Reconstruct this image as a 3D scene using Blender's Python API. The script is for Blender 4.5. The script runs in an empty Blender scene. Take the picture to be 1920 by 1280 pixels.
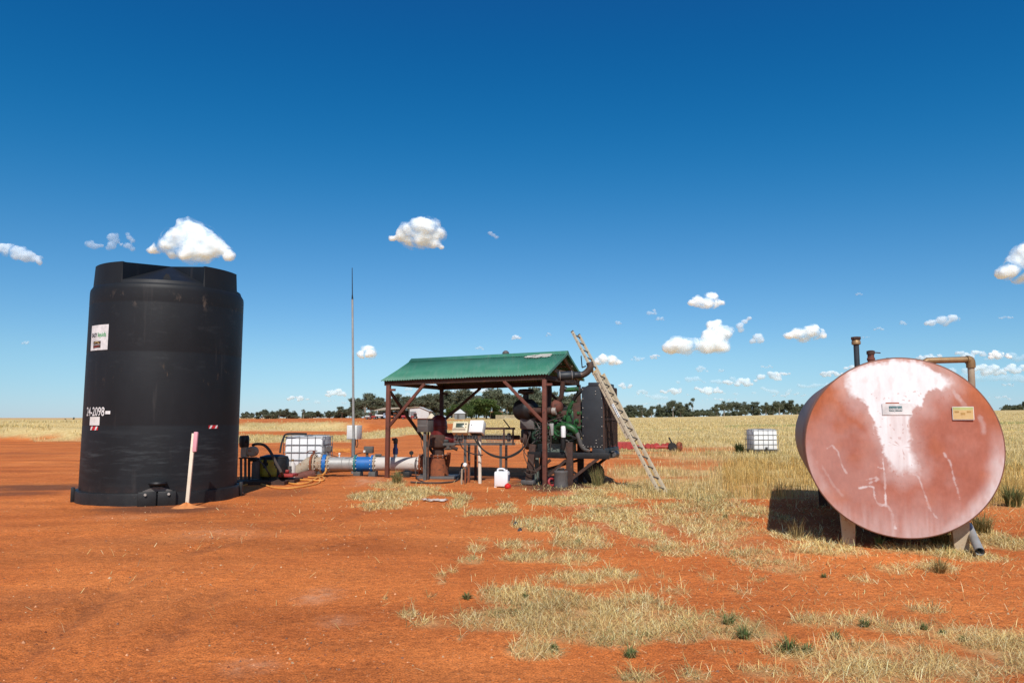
import bpy, bmesh, math, random
import numpy as np
from mathutils import Vector, Matrix, noise as mnoise

random.seed(7); rng = np.random.default_rng(11)
R = math.radians
scene = bpy.context.scene
col = scene.collection

# ------------------------------------------------------------------ camera
F = 1380.0; TH = math.atan(143 / F); CH = 1.65        # focal length in photo pixels, pitch, eye height
CAM = Vector((0, 0, CH)); FW = Vector((0, math.cos(TH), math.sin(TH))); UP = Vector((0, -math.sin(TH), math.cos(TH)))
def _dir(px, py): return FW + Vector((1, 0, 0)) * ((px - 960) / F) + UP * ((640 - py) / F)
def G(px, py, z=0.0):
    d = _dir(px, py); return CAM + d * ((z - CH) / d.z)
def at(px, py, Y):
    d = _dir(px, py); return CAM + d * (Y / d.y)
def proj(x, y, z):
    d1 = y; d2 = z - CH
    w = d1 * FW.y + d2 * FW.z
    return 960 + F * x / w, 640 - F * (d1 * UP.y + d2 * UP.z) / w
cam = bpy.data.cameras.new('camera'); cam.sensor_width = 36; cam.lens = 36 * F / 1920
cam.clip_start = 0.1; cam.clip_end = 40000
camo = bpy.data.objects.new('camera', cam); col.objects.link(camo)
camo.location = CAM; camo.rotation_euler = (math.pi / 2 + TH, 0, 0); scene.camera = camo

# ------------------------------------------------------------------ light
SUN_EL, SUN_AZ = R(45.6), R(-1.8)                      # shadows fall away from the camera, a touch to the left
ld = Vector((math.sin(SUN_AZ) * math.cos(SUN_EL), math.cos(SUN_AZ) * math.cos(SUN_EL), -math.sin(SUN_EL)))
sun = bpy.data.lights.new('sun', 'SUN'); sun.energy = 4.6; sun.angle = R(0.5); sun.color = (1, 0.955, 0.89)
suno = bpy.data.objects.new('sun', sun); col.objects.link(suno)
suno.rotation_euler = ld.to_track_quat('-Z', 'Y').to_euler(); suno.location = (0, -20, 30)
W = bpy.data.worlds.new('World'); scene.world = W; W.use_nodes = True
nt = W.node_tree; nt.nodes.clear()
sky = nt.nodes.new('ShaderNodeTexSky'); sky.sky_type = 'NISHITA'; sky.sun_disc = False
sky.sun_elevation = SUN_EL; sky.sun_rotation = math.pi + SUN_AZ
sky.altitude = 300; sky.air_density = 1.0; sky.dust_density = 0.1; sky.ozone_density = 3.0
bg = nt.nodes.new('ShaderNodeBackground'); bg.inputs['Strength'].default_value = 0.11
wo = nt.nodes.new('ShaderNodeOutputWorld')
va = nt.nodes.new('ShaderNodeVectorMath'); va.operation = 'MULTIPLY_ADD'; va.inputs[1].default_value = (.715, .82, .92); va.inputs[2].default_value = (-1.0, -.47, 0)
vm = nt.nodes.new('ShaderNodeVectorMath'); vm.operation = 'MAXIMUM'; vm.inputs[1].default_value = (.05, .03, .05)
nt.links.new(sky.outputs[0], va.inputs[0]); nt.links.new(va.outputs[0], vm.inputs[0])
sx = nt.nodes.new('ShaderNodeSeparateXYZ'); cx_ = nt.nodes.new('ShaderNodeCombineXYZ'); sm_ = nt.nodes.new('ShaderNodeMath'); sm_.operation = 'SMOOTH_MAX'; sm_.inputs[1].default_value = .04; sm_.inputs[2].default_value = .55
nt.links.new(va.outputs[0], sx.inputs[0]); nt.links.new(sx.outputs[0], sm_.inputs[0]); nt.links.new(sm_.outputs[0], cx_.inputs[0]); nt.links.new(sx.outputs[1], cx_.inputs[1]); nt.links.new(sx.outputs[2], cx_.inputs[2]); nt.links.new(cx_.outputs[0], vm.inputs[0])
# deep polarised blue opposite the sun, sun's side out of view kept paler to fill and warm shadows
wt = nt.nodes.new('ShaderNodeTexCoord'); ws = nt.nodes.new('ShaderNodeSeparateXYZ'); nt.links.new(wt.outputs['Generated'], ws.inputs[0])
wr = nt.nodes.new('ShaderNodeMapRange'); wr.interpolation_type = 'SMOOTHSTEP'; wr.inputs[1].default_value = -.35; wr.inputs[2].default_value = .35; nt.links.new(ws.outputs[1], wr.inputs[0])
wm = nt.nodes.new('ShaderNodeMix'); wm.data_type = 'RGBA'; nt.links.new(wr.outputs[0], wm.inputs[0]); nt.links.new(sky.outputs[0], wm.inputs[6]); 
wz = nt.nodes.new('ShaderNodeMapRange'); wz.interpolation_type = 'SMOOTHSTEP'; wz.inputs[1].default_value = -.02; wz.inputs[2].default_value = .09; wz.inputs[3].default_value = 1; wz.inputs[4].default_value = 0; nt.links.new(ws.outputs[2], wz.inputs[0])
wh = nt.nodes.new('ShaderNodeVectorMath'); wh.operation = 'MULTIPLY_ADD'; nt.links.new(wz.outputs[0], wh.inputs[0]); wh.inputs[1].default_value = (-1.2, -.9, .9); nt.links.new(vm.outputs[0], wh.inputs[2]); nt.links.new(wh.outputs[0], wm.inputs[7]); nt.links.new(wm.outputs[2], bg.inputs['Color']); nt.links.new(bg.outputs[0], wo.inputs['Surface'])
vs = scene.view_settings; vs.view_transform = 'Standard'; vs.look = 'None'; vs.gamma = 1; vs.exposure = 0
scene.cycles.transparent_max_bounces = 24; scene.cycles.max_bounces = 6; scene.cycles.use_denoising = True

# ------------------------------------------------------------------ noise in numpy
def _h(ix, iy, s):
    n = (ix.astype(np.int64) * 374761393 + iy.astype(np.int64) * 668265263 + s * 974634777) & 0xFFFFFFFF
    n = ((n ^ (n >> 13)) * 1274126177) & 0xFFFFFFFF
    return ((n ^ (n >> 16)) & 0xFFFF) / 65535.0
def vnoise(x, y, s=0):
    x = np.asarray(x, float); y = np.asarray(y, float)
    ix = np.floor(x); iy = np.floor(y); fx = x - ix; fy = y - iy
    fx = fx * fx * (3 - 2 * fx); fy = fy * fy * (3 - 2 * fy)
    a = _h(ix, iy, s); b = _h(ix + 1, iy, s); c = _h(ix, iy + 1, s); d = _h(ix + 1, iy + 1, s)
    return (a * (1 - fx) + b * fx) * (1 - fy) + (c * (1 - fx) + d * fx) * fy
def fbm(x, y, o=4, s=0):
    t = 0; a = 0.5; n = 0
    for k in range(o):
        t = t + a * vnoise(x * 2 ** k + 17.3 * k, y * 2 ** k - 9.1 * k, s + k); n += a; a *= 0.5
    return t / n
def sstep(a, b, x):
    t = np.clip((x - a) / (b - a), 0, 1); return t * t * (3 - 2 * t)

# ------------------------------------------------------------------ materials
def new_mat(name):
    m = bpy.data.materials.new(name); m.use_nodes = True
    n = m.node_tree.nodes; return m, n, m.node_tree.links, n['Principled BSDF']
def lin(r, g, b):
    f = lambda c: ((c / 255 + 0.055) / 1.055) ** 2.4 if c > 10 else c / 255 / 12.92
    return (f(r), f(g), f(b), 1)
def c4(c): return tuple(c) + (1,) if len(c) == 3 else tuple(c)
def mat(name, c1, c2=None, scale=6, amount=0.5, rough=0.6, metal=0.0, bump=0.1, bscale=None, stretch=(1, 1, 1), c3=None, c3amt=0.35, spec=0.4):
    """weathered surface: two tones by noise, a third tone in sharper patches, fine bump"""
    m, n, L, p = new_mat(name)
    p.inputs['Roughness'].default_value = rough; p.inputs['Metallic'].default_value = metal
    p.inputs['Specular IOR Level'].default_value = spec
    tc = n.new('ShaderNodeTexCoord'); mp = n.new('ShaderNodeMapping'); mp.inputs['Scale'].default_value = stretch
    L.new(tc.outputs['Object'], mp.inputs[0])
    nz = n.new('ShaderNodeTexNoise'); nz.inputs['Scale'].default_value = scale; nz.inputs['Detail'].default_value = 6; nz.inputs['Roughness'].default_value = 0.62
    L.new(mp.outputs[0], nz.inputs['Vector'])
    c2 = c2 or tuple(0.7 * v for v in c1[:3])
    rp = n.new('ShaderNodeValToRGB'); rp.color_ramp.elements[0].position = 0.5 - 0.35 * amount - .02; rp.color_ramp.elements[1].position = 0.5 + 0.35 * amount
    rp.color_ramp.elements[0].color = c4(c2); rp.color_ramp.elements[1].color = c4(c1)
    L.new(nz.outputs['Fac'], rp.inputs[0]); out = rp.outputs[0]
    if c3:
        n2 = n.new('ShaderNodeTexNoise'); n2.inputs['Scale'].default_value = scale * 2.3; n2.inputs['Detail'].default_value = 8; n2.inputs['Roughness'].default_value = 0.7
        L.new(mp.outputs[0], n2.inputs['Vector'])
        r2 = n.new('ShaderNodeValToRGB'); r2.color_ramp.elements[0].position = 0.64 - 0.3 * c3amt; r2.color_ramp.elements[1].position = 0.74 - 0.3 * c3amt
        L.new(n2.outputs['Fac'], r2.inputs[0])
        mx = n.new('ShaderNodeMix'); mx.data_type = 'RGBA'; L.new(r2.outputs[0], mx.inputs[0]); L.new(out, mx.inputs[6]); mx.inputs[7].default_value = c4(c3)
        out = mx.outputs[2]
    L.new(out, p.inputs['Base Color'])
    if bump:
        b = n.new('ShaderNodeBump'); b.inputs['Strength'].default_value = bump; b.inputs['Distance'].default_value = 0.01
        n3 = n.new('ShaderNodeTexNoise'); n3.inputs['Scale'].default_value = bscale or scale * 6; n3.inputs['Detail'].default_value = 4
        L.new(tc.outputs['Object'], n3.inputs['Vector']); L.new(n3.outputs['Fac'], b.inputs['Height']); L.new(b.outputs[0], p.inputs['Normal'])
    return m
M = {}
M['rust_red'] = mat('rust_red_steel', (.17, .055, .036), (.10, .035, .024), 5, .7, .75, c3=(.06, .03, .022), c3amt=.3, bump=.25)
M['rust_dark'] = mat('dark_rusty_steel', (.075, .036, .026), (.035, .021, .017), 5, .7, .8, c3=(.13, .055, .03), c3amt=.25, bump=.3)
M['rust_orange'] = mat('orange_rust', (.30, .085, .03), (.15, .045, .02), 6, .7, .85, c3=(.07, .03, .02), bump=.3)
M['maroon'] = mat('maroon_paint', (.17, .018, .017), (.09, .012, .012), 7, .6, .45, c3=(.05, .02, .015), c3amt=.15)
M['black'] = mat('black_greasy_paint', (.016, .016, .017), (.008, .008, .009), 8, .6, .5, c3=(.06, .045, .035), c3amt=.12, bump=.15)
M['black_rubber'] = mat('black_rubber', (.022, .021, .02), (.012, .012, .012), 10, .5, .75)
M['char'] = mat('charcoal_panel_paint', (.026, .031, .037), (.018, .021, .025), 4, .6, .5, c3=(.06, .058, .055), c3amt=.08, bump=.06)
M['grey_steel'] = mat('dull_galvanised_steel', (.24, .245, .25), (.15, .155, .16), 9, .6, .55, .3, c3=(.2, .12, .075), c3amt=.18)
M['grey_dark'] = mat('dirty_grey_steel', (.11, .108, .105), (.06, .055, .05), 6, .6, .65, .1, c3=(.13, .07, .045), c3amt=.25, bump=.2)
M['grey_box'] = mat('faded_grey_box_paint', (.115, .105, .10), (.085, .075, .07), 7, .6, .65, c3=(.14, .06, .04), c3amt=.22)
M['white'] = mat('white_paint', (.72, .72, .71), (.62, .61, .58), 4, .6, .5, c3=(.42, .36, .30), c3amt=.06, bump=.03)
M['white_plastic'] = mat('white_plastic', (.78, .79, .80), (.72, .73, .74), 5, .5, .4, bump=.02)
M['cream'] = mat('cream_paint', (.62, .56, .40), (.54, .47, .32), 5, .6, .5, c3=(.3, .22, .15), c3amt=.1, bump=.03)
M['pipe_white'] = mat('white_dusty_pipe_coating', (.60, .57, .54), (.48, .43, .38), 3, .7, .6, c3=(.38, .2, .12), c3amt=.13, stretch=(1, 1, 2), bump=.08)
M['pipe_grey'] = mat('grey_zinc_pipe', (.40, .40, .39), (.29, .28, .26), 5, .7, .5, .25, c3=(.30, .19, .12), c3amt=.15)
M['pipe_beige'] = mat('dusty_beige_pipe', (.42, .36, .27), (.30, .22, .15), 5, .7, .75, c3=(.28, .12, .06), c3amt=.28)
M['blue'] = mat('blue_enamel', (.012, .15, .46), (.010, .10, .34), 5, .6, .5, c3=(.10, .08, .09), c3amt=.14)
M['teal'] = mat('teal_enamel', (.02, .16, .17), None, 5, .5, .5)
M['bolt'] = mat('bright_bolts', (.5, .47, .43), (.3, .26, .22), 20, .5, .5, .4)
M['green_paint'] = mat('green_engine_paint', (.018, .115, .03), (.010, .055, .016), 7, .8, .45, c3=(.02, .025, .018), c3amt=.4, bump=.1)
M['green_dull'] = mat('oily_green_paint', (.03, .075, .045), (.012, .03, .02), 6, .7, .55, c3=(.02, .018, .015), c3amt=.35, bump=.15)
M['greengrey'] = mat('pale_green_grey_paint', (.17, .21, .18), (.10, .12, .105), 5, .7, .55, c3=(.08, .06, .045), c3amt=.22, bump=.1)
M['dull_gal'] = M['grey_steel']
M['orange_hose'] = mat('orange_hose_plastic', (.72, .33, .075), (.6, .25, .05), 8, .4, .5, bump=0)
M['brown_hose'] = mat('dusty_brown_hose', (.085, .06, .048), (.045, .034, .03), 6, .6, .8, c3=(.2, .09, .05), c3amt=.15)
M['red_plastic'] = mat('red_plastic', (.62, .022, .018), (.5, .018, .015), 5, .4, .4, bump=0)
M['red_machine'] = mat('faded_red_machine_paint', (.40, .04, .034), (.26, .03, .024), 4, .7, .55, c3=(.25, .1, .06), c3amt=.15)
M['pink'] = mat('pink_plastic_sleeve', (.70, .34, .39), (.62, .29, .34), 8, .5, .6, bump=0)
M['yellow'] = mat('dirty_yellow_plastic', (.42, .34, .03), (.26, .2, .03), 5, .6, .55, c3=(.08, .06, .04), c3amt=.25)
M['alu'] = mat('weathered_aluminium', (.55, .47, .34), (.42, .34, .23), 7, .7, .6, .1, c3=(.30, .23, .15), c3amt=.15, bump=.08)
M['timber'] = mat('weathered_timber', (.20, .13, .085), (.12, .075, .05), 6, .7, .85, stretch=(1, 1, .2))
M['brass'] = mat('dirty_brass', (.34, .22, .11), (.22, .13, .06), 8, .6, .5, .4)
M['corr_tan'] = mat('tan_roof_iron', (.46, .36, .25), (.36, .28, .19), .6, .6, .7)
M['wall_pale'] = mat('pale_shed_iron', (.56, .57, .56), (.46, .47, .46), .6, .6, .7)
M['dark_inside'] = mat('dark_shed_interior', (.03, .026, .024), None, 1, .5, .9)
M['hay'] = mat('cream_tarp', (.62, .55, .41), (.52, .45, .33), .8, .6, .8)
M['drum_grey'] = mat('grimy_grey_drum', (.125, .115, .11), (.08, .07, .066), 9, .6, .55, c3=(.10, .06, .045), c3amt=.2, bump=.15)
M['leg_beige'] = mat('peeling_beige_leg_paint', (.50, .41, .29), (.36, .27, .18), 7, .7, .7, c3=(.3, .14, .07), c3amt=.22, bump=.2)
M['barrel'] = mat('brown_weathered_barrel', (.30, .165, .115), (.22, .12, .085), 2.5, .7, .6, c3=(.2, .095, .06), c3amt=.2, bump=.1)
M['dpipe'] = mat('dark_blue_grey_pipe', (.035, .048, .062), (.02, .026, .034), 9, .6, .5)
M['glass_dark'] = mat('dark_green_grey_display', (.05, .075, .055), (.04, .055, .042), 5, .5, .25, bump=0)
M['dull_red'] = mat('dull_red_plastic', (.36, .03, .035), (.25, .02, .025), 8, .5, .5, bump=0)
M['soil'] = mat('orange_red_soil', (.66, .26, .085), (.54, .18, .05), 14, .6, .95, bump=.6, bscale=90)
M['letter_white'] = mat('white_vinyl', (.75, .75, .75), None, 5, .3, .5, bump=0)
M['letter_black'] = mat('black_vinyl', (.02, .02, .03), None, 5, .3, .5, bump=0)
M['letter_green'] = mat('green_vinyl', (.05, .42, .14), None, 5, .3, .5, bump=0)
M['letter_red'] = mat('red_vinyl', (.62, .02, .03), None, 5, .3, .5, bump=0)
M['teal_ink'] = mat('teal_print', (.10, .2, .22), None, 5, .3, .6, bump=0)
M['sign_yellow'] = mat('faded_yellow_print', (.64, .47, .22), (.52, .34, .14), 30, .9, .6, bump=0)
M['sign_green'] = mat('faded_lime_print', (.46, .50, .20), None, 9, .5, .6, bump=0)
M['brown_print'] = mat('brown_print', (.05, .025, .02), (.09, .05, .03), 12, .6, .6, bump=0)
M['gold_print'] = mat('gold_print', (.55, .4, .14), None, 9, .5, .6, bump=0)
M['cloth'] = mat('pale_dusty_cloth', (.62, .55, .50), (.48, .37, .30), 9, .6, .9)
M['tarp_black'] = mat('torn_black_plastic', (.03, .03, .034), None, 9, .5, .6)
M['guano'] = mat('whitish_splatter', (.50, .49, .44), (.36, .36, .31), 12, .6, .9, bump=0)

# roofing iron
def roof_mat():
    m, n, L, p = new_mat('green_corrugated_iron')
    p.inputs['Roughness'].default_value = .5; p.inputs['Specular IOR Level'].default_value = .3
    tc = n.new('ShaderNodeTexCoord')
    nz = n.new('ShaderNodeTexNoise'); nz.inputs['Scale'].default_value = 1.7; nz.inputs['Detail'].default_value = 8
    L.new(tc.outputs['Object'], nz.inputs['Vector'])
    rp = n.new('ShaderNodeValToRGB'); rp.color_ramp.elements[0].position = .3; rp.color_ramp.elements[1].position = .75
    rp.color_ramp.elements[0].color = (.035, .165, .105, 1); rp.color_ramp.elements[1].color = (.07, .225, .155, 1)
    L.new(nz.outputs['Fac'], rp.inputs[0])
    mp = n.new('ShaderNodeMapping'); mp.inputs['Scale'].default_value = (7, .5, .5); L.new(tc.outputs['Object'], mp.inputs[0])
    n2 = n.new('ShaderNodeTexNoise'); n2.inputs['Scale'].default_value = 1.6; n2.inputs['Detail'].default_value = 8; n2.inputs['Roughness'].default_value = .7; L.new(mp.outputs[0], n2.inputs['Vector'])
    r2 = n.new('ShaderNodeValToRGB'); r2.color_ramp.elements[0].position = .5; r2.color_ramp.elements[1].position = .8; L.new(n2.outputs['Fac'], r2.inputs[0])
    mx = n.new('ShaderNodeMix'); mx.data_type = 'RGBA'; fa = n.new('ShaderNodeMath'); fa.operation = 'MULTIPLY'; fa.inputs[1].default_value = .55; L.new(r2.outputs[0], fa.inputs[0]); L.new(fa.outputs[0], mx.inputs[0]); L.new(rp.outputs[0], mx.inputs[6]); mx.inputs[7].default_value = (.16, .24, .19, 1); L.new(mx.outputs[2], p.inputs['Base Color'])
    return m
M['roof'] = roof_mat()

# ------------------------------------------------------------------ mesh builder
class MB:
    def __init__(s, M=None): s.v = []; s.f = []; s.M = M
    def add(s, vs, fs):
        b = len(s.v)
        for v in vs:
            v = Vector(v); s.v.append(s.M @ v if s.M else v)
        s.f += [tuple(b + i for i in f) for f in fs]; return s
    def box(s, c, size, rot=None, bev=0.0):
        bm = bmesh.new(); bmesh.ops.create_cube(bm, size=1)
        for v in bm.verts: v.co = Vector((v.co.x * size[0], v.co.y * size[1], v.co.z * size[2]))
        if bev: bmesh.ops.bevel(bm, geom=bm.edges[:], offset=bev, segments=2, affect='EDGES', profile=.5)
        mt = rot.to_4x4() if rot else Matrix()
        bm.verts.index_update()
        s.add([Vector(c) + (mt @ v.co) for v in bm.verts], [[v.index for v in f.verts] for f in bm.faces]); bm.free(); return s
    def beam(s, p, q, w, h, upv=(0, 0, 1), bev=0.0):
        p = Vector(p); q = Vector(q); d = q - p; L = d.length; z = d.normalized(); u = Vector(upv)
        if abs(z.dot(u)) > .98: u = Vector((0, 1, 0))
        x = u.cross(z).normalized(); y = z.cross(x)
        return s.box((p + q) / 2, (w, h, L), Matrix((x, y, z)).transposed(), bev)
    def tube(s, pts, r, seg=12, caps=True, smooth=0):
        pts = [Vector(p) for p in pts]
        if smooth: pts = catmull(pts, smooth)
        n = len(pts); rr = r if hasattr(r, '__len__') else [r] * n
        if len(rr) != n: rr = [np.interp(i / (n - 1), np.linspace(0, 1, len(rr)), rr) for i in range(n)]
        vs = []; fs = []; px = None
        for i, p in enumerate(pts):
            t = (pts[min(i + 1, n - 1)] - pts[max(i - 1, 0)]).normalized()
            if px is None:
                a = Vector((0, 0, 1)) if abs(t.z) < .9 else Vector((0, 1, 0)); px = a.cross(t).normalized()
            else: px = (px - t * px.dot(t)).normalized()
            py = t.cross(px)
            for k in range(seg):
                a = 2 * math.pi * k / seg; vs.append(p + (px * math.cos(a) + py * math.sin(a)) * rr[i])
        for i in range(n - 1):
            for k in range(seg):
                a = i * seg + k; b = i * seg + (k + 1) % seg; fs.append((a, b, b + seg, a + seg))
        if caps: fs.append(tuple(range(seg))[::-1]); fs.append(tuple((n - 1) * seg + k for k in range(seg)))
        return s.add(vs, fs)
    def cyl(s, p, q, r1, r2=None, seg=20): return s.tube([p, q], [r1, r1 if r2 is None else r2], seg)
    def lathe(s, prof, c=(0, 0, 0), axis=(0, 0, 1), seg=28, a0=0, a1=2 * math.pi):
        """prof: (radius, height along axis)"""
        z = Vector(axis).normalized(); a = Vector((0, 1, 0)) if abs(z.y) < .9 else Vector((1, 0, 0)); x = a.cross(z).normalized(); y = z.cross(x); c = Vector(c)
        full = abs(a1 - a0 - 2 * math.pi) < 1e-6; k_n = seg if full else seg + 1; vs = []; fs = []
        for r, h in prof:
            for k in range(k_n):
                t = a0 + (a1 - a0) * k / seg; vs.append(c + z * h + (x * math.cos(t) + y * math.sin(t)) * max(r, 1e-4))
        for i in range(len(prof) - 1):
            for k in range(seg):
                k2 = (k + 1) % k_n; fs.append((i * k_n + k, i * k_n + k2, (i + 1) * k_n + k2, (i + 1) * k_n + k))
        return s.add(vs, fs)
    def ball(s, c, r, seg=14, sc=(1, 1, 1)):
        n = max(6, seg // 2); pr = [(math.sin(math.pi * i / n), -math.cos(math.pi * i / n)) for i in range(n + 1)]
        vs0 = len(s.v); t = MB(); t.lathe(pr, (0, 0, 0), (0, 0, 1), seg)
        return s.add([Vector(c) + Vector((v.x * sc[0], v.y * sc[1], v.z * sc[2])) * r for v in t.v], t.f)
    def torus(s, c, axis, R_, r, seg=28, ms=10):
        z = Vector(axis).normalized(); a = Vector((0, 1, 0)) if abs(z.y) < .9 else Vector((1, 0, 0)); x = a.cross(z).normalized(); y = z.cross(x); c = Vector(c)
        vs = []; fs = []
        for k in range(seg):
            t = 2 * math.pi * k / seg; d = x * math.cos(t) + y * math.sin(t)
            for j in range(ms):
                u = 2 * math.pi * j / ms; vs.append(c + d * (R_ + r * math.cos(u)) + z * r * math.sin(u))
        for k in range(seg):
            for j in range(ms):
                k2 = (k + 1) % seg; j2 = (j + 1) % ms; fs.append((k * ms + j, k2 * ms + j, k2 * ms + j2, k * ms + j2))
        return s.add(vs, fs)
    def prism(s, poly, axis_vec):
        """extrude a polygon (list of 3-D points) along axis_vec"""
        n = len(poly); a = [Vector(p) for p in poly]; b = [p + Vector(axis_vec) for p in a]
        fs = [tuple(range(n))[::-1], tuple(range(n, 2 * n))] + [(i, (i + 1) % n, n + (i + 1) % n, n + i) for i in range(n)]
        return s.add(a + b, fs)
    def build(s, name, m, parent=None, smooth=35, base=None):
        o0 = Vector(base) if base is not None else (parent_world(parent) if parent else Vector((0, 0, 0)))
        me = bpy.data.meshes.new(name); me.from_pydata([tuple(v - o0) for v in s.v], [], s.f)
        bm = bmesh.new(); bm.from_mesh(me); bmesh.ops.recalc_face_normals(bm, faces=bm.faces[:]); bm.to_mesh(me); bm.free()
        me.materials.append(M[m] if isinstance(m, str) else m)
        if smooth:
            me.polygons.foreach_set('use_smooth', [True] * len(me.polygons)); me.set_sharp_from_angle(angle=R(smooth))
        o = bpy.data.objects.new(name, me); col.objects.link(o)
        if parent: o.parent = parent
        elif base is not None: o.location = o0
        return o
def parent_world(o):
    v = Vector((0, 0, 0))
    while o: v += o.location; o = o.parent
    return v
def catmull(p, k):
    q = [p[0]] + list(p) + [p[-1]]; out = []
    for i in range(1, len(q) - 2):
        for j in range(k):
            t = j / k; a, b, c, d = q[i - 1], q[i], q[i + 1], q[i + 2]
            out.append(.5 * ((2 * b) + (c - a) * t + (2 * a - 5 * b + 4 * c - d) * t * t + (3 * b - a - 3 * c + d) * t ** 3))
    out.append(q[-2]); return out
def tag(o, label=None, cat=None, group=None, kind=None):
    if label: o['label'] = label
    if cat: o['category'] = cat
    if group: o['group'] = group
    if kind: o['kind'] = kind
    return o
def thing(name, loc, label, cat, group=None):
    o = bpy.data.objects.new(name, None); o.empty_display_size = .2; col.objects.link(o); o.location = loc
    return tag(o, label, cat, group)
def copy_tree(o, parent=None):
    c = o.copy(); col.objects.link(c); c.parent = parent
    for ch in list(o.children): copy_tree(ch, c)
    return c
def text_mb(txt, size, bold=0.0):
    """outline text as (verts, faces) in its own plane: x to the right, y up"""
    cu = bpy.data.curves.new('lettering', 'FONT'); cu.body = txt; cu.size = size; cu.offset = bold; cu.resolution_u = 3
    o = bpy.data.objects.new('lettering', cu); col.objects.link(o)
    dg = bpy.context.evaluated_depsgraph_get(); dg.update(); me = bpy.data.meshes.new_from_object(o.evaluated_get(dg))
    vs = [v.co.copy() for v in me.vertices]; fs = [tuple(p.vertices) for p in me.polygons]
    bpy.data.objects.remove(o); bpy.data.meshes.remove(me); bpy.data.curves.remove(cu)
    return vs, fs
# ------------------------------------------------------------------ ground shape
BT = Vector((-7.32, 15.57, 0)); BR = 1.487                                  # black tank
DT = Vector((4.87, 9.30, 1.286)); DA = Vector((math.sin(R(19.8)), math.cos(R(19.8)), 0)); DP = Vector((DA.y, -DA.x, 0)); DR = 1.12; DL = 6.0
def gauss(x, y, cx, cy, sx, sy): return np.exp(-((x - cx) / sx) ** 2 - ((y - cy) / sy) ** 2)
_TR = []
for pts, s_ in [([(-80,1330),(60,1222),(160,1150),(250,1085),(360,1035),(500,1000),(640,975),(720,945)], 1.0), ([(60,1400),(230,1270),(330,1180),(420,1105),(520,1050),(640,1018),(760,990),(840,962)], .8), ([(-60,905),(60,908),(140,905)], .9), ([(-60,925),(40,922),(140,915)], .7), ([(-60,880),(60,876),(150,871)], .5), ([(-60,1010),(100,1000),(260,985),(420,972)], .5)]:
    _TR.append(([(G(a, b).x, G(a, b).y) for a, b in pts], s_))
def track_d(x, y, pts):
    dm = np.full(x.shape, 1e9)
    for (ax, ay), (bx, by) in zip(pts[:-1], pts[1:]):
        ex, ey = bx - ax, by - ay; t = np.clip(((x - ax) * ex + (y - ay) * ey) / (ex * ex + ey * ey), 0, 1); dm = np.minimum(dm, np.hypot(x - ax - t * ex, y - ay - t * ey))
    return dm
def tracks(x, y):
    """height and darkness of the worn wheel tracks"""
    h = np.zeros_like(x); d = np.zeros_like(x); k = (np.hypot(x, y) < 30) & (x < 2)
    if k.any():
        X, Y = x[k], y[k]; w = .10 * (fbm(X * 1.7, Y * 1.7, 3, 55) - .5)
        for pts, s_ in _TR:
            q = np.abs(track_d(X, Y, pts) + w); brk = sstep(.30, .55, fbm(X * .8, Y * .8, 3, 57))
            h[k] += s_ * brk * (-.02 * np.exp(-(q / .12) ** 2) + .022 * np.exp(-((q - .24) / .08) ** 2)) * (.6 + .8 * vnoise(X * 9, Y * 9, 58)); d[k] = np.maximum(d[k], .5 * s_ * brk * np.exp(-(q / .10) ** 2) * sstep(.1, .6, vnoise(X * 7, Y * 7, 59)))
    return h, d
def gz(x, y):
    x = np.asarray(x, float); y = np.asarray(y, float)
    r = np.hypot(x, y)
    far = sstep(35, 330, r)
    az = np.arctan2(x, np.maximum(y, 1e-3))
    z = far * (1.75 + 2.6 * sstep(.12, .62, az) - 1.0 * sstep(-.12, -.5, az))
    z = np.where(y < 0, 0, z)
    w = 1 + .25 * (fbm(x * .12, y * .12, 2, 5) - .5)
    z = z + .95 * np.exp(-((y - 60 * w) / 4.5) ** 2) * sstep(-14, -34, x) * .95     # grassed bank on the left
    z = z + .95 * np.exp(-((y - 100 * w) / 5) ** 2) * sstep(-12, -20, x)             # red bank behind it
    z = z + .10 * gauss(x, y, -3.9, 19.6, 1.1, .7) + .05 * gauss(x, y, -5.0, 19.7, 1.0, .5)   # spoil along the pipe
    z = z + .06 * gauss(x, y, 1.35, 16.2, .9, .6)
    z = z - .05 * gauss(x, y, 1.2, 19.0, 1.8, 1.0)
    z = z + .05 * (fbm(x * .5, y * .5, 3, 2) - .5) * sstep(3, 6, r) * (1 - far) + .016 * (fbm(x * 4, y * 4, 3, 9) - .5) * (r < 40) + tracks(np.atleast_1d(x), np.atleast_1d(y))[0].reshape(x.shape)
    return z
def gzf(x, y): return float(gz(np.array([x]), np.array([y]))[0])

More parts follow.
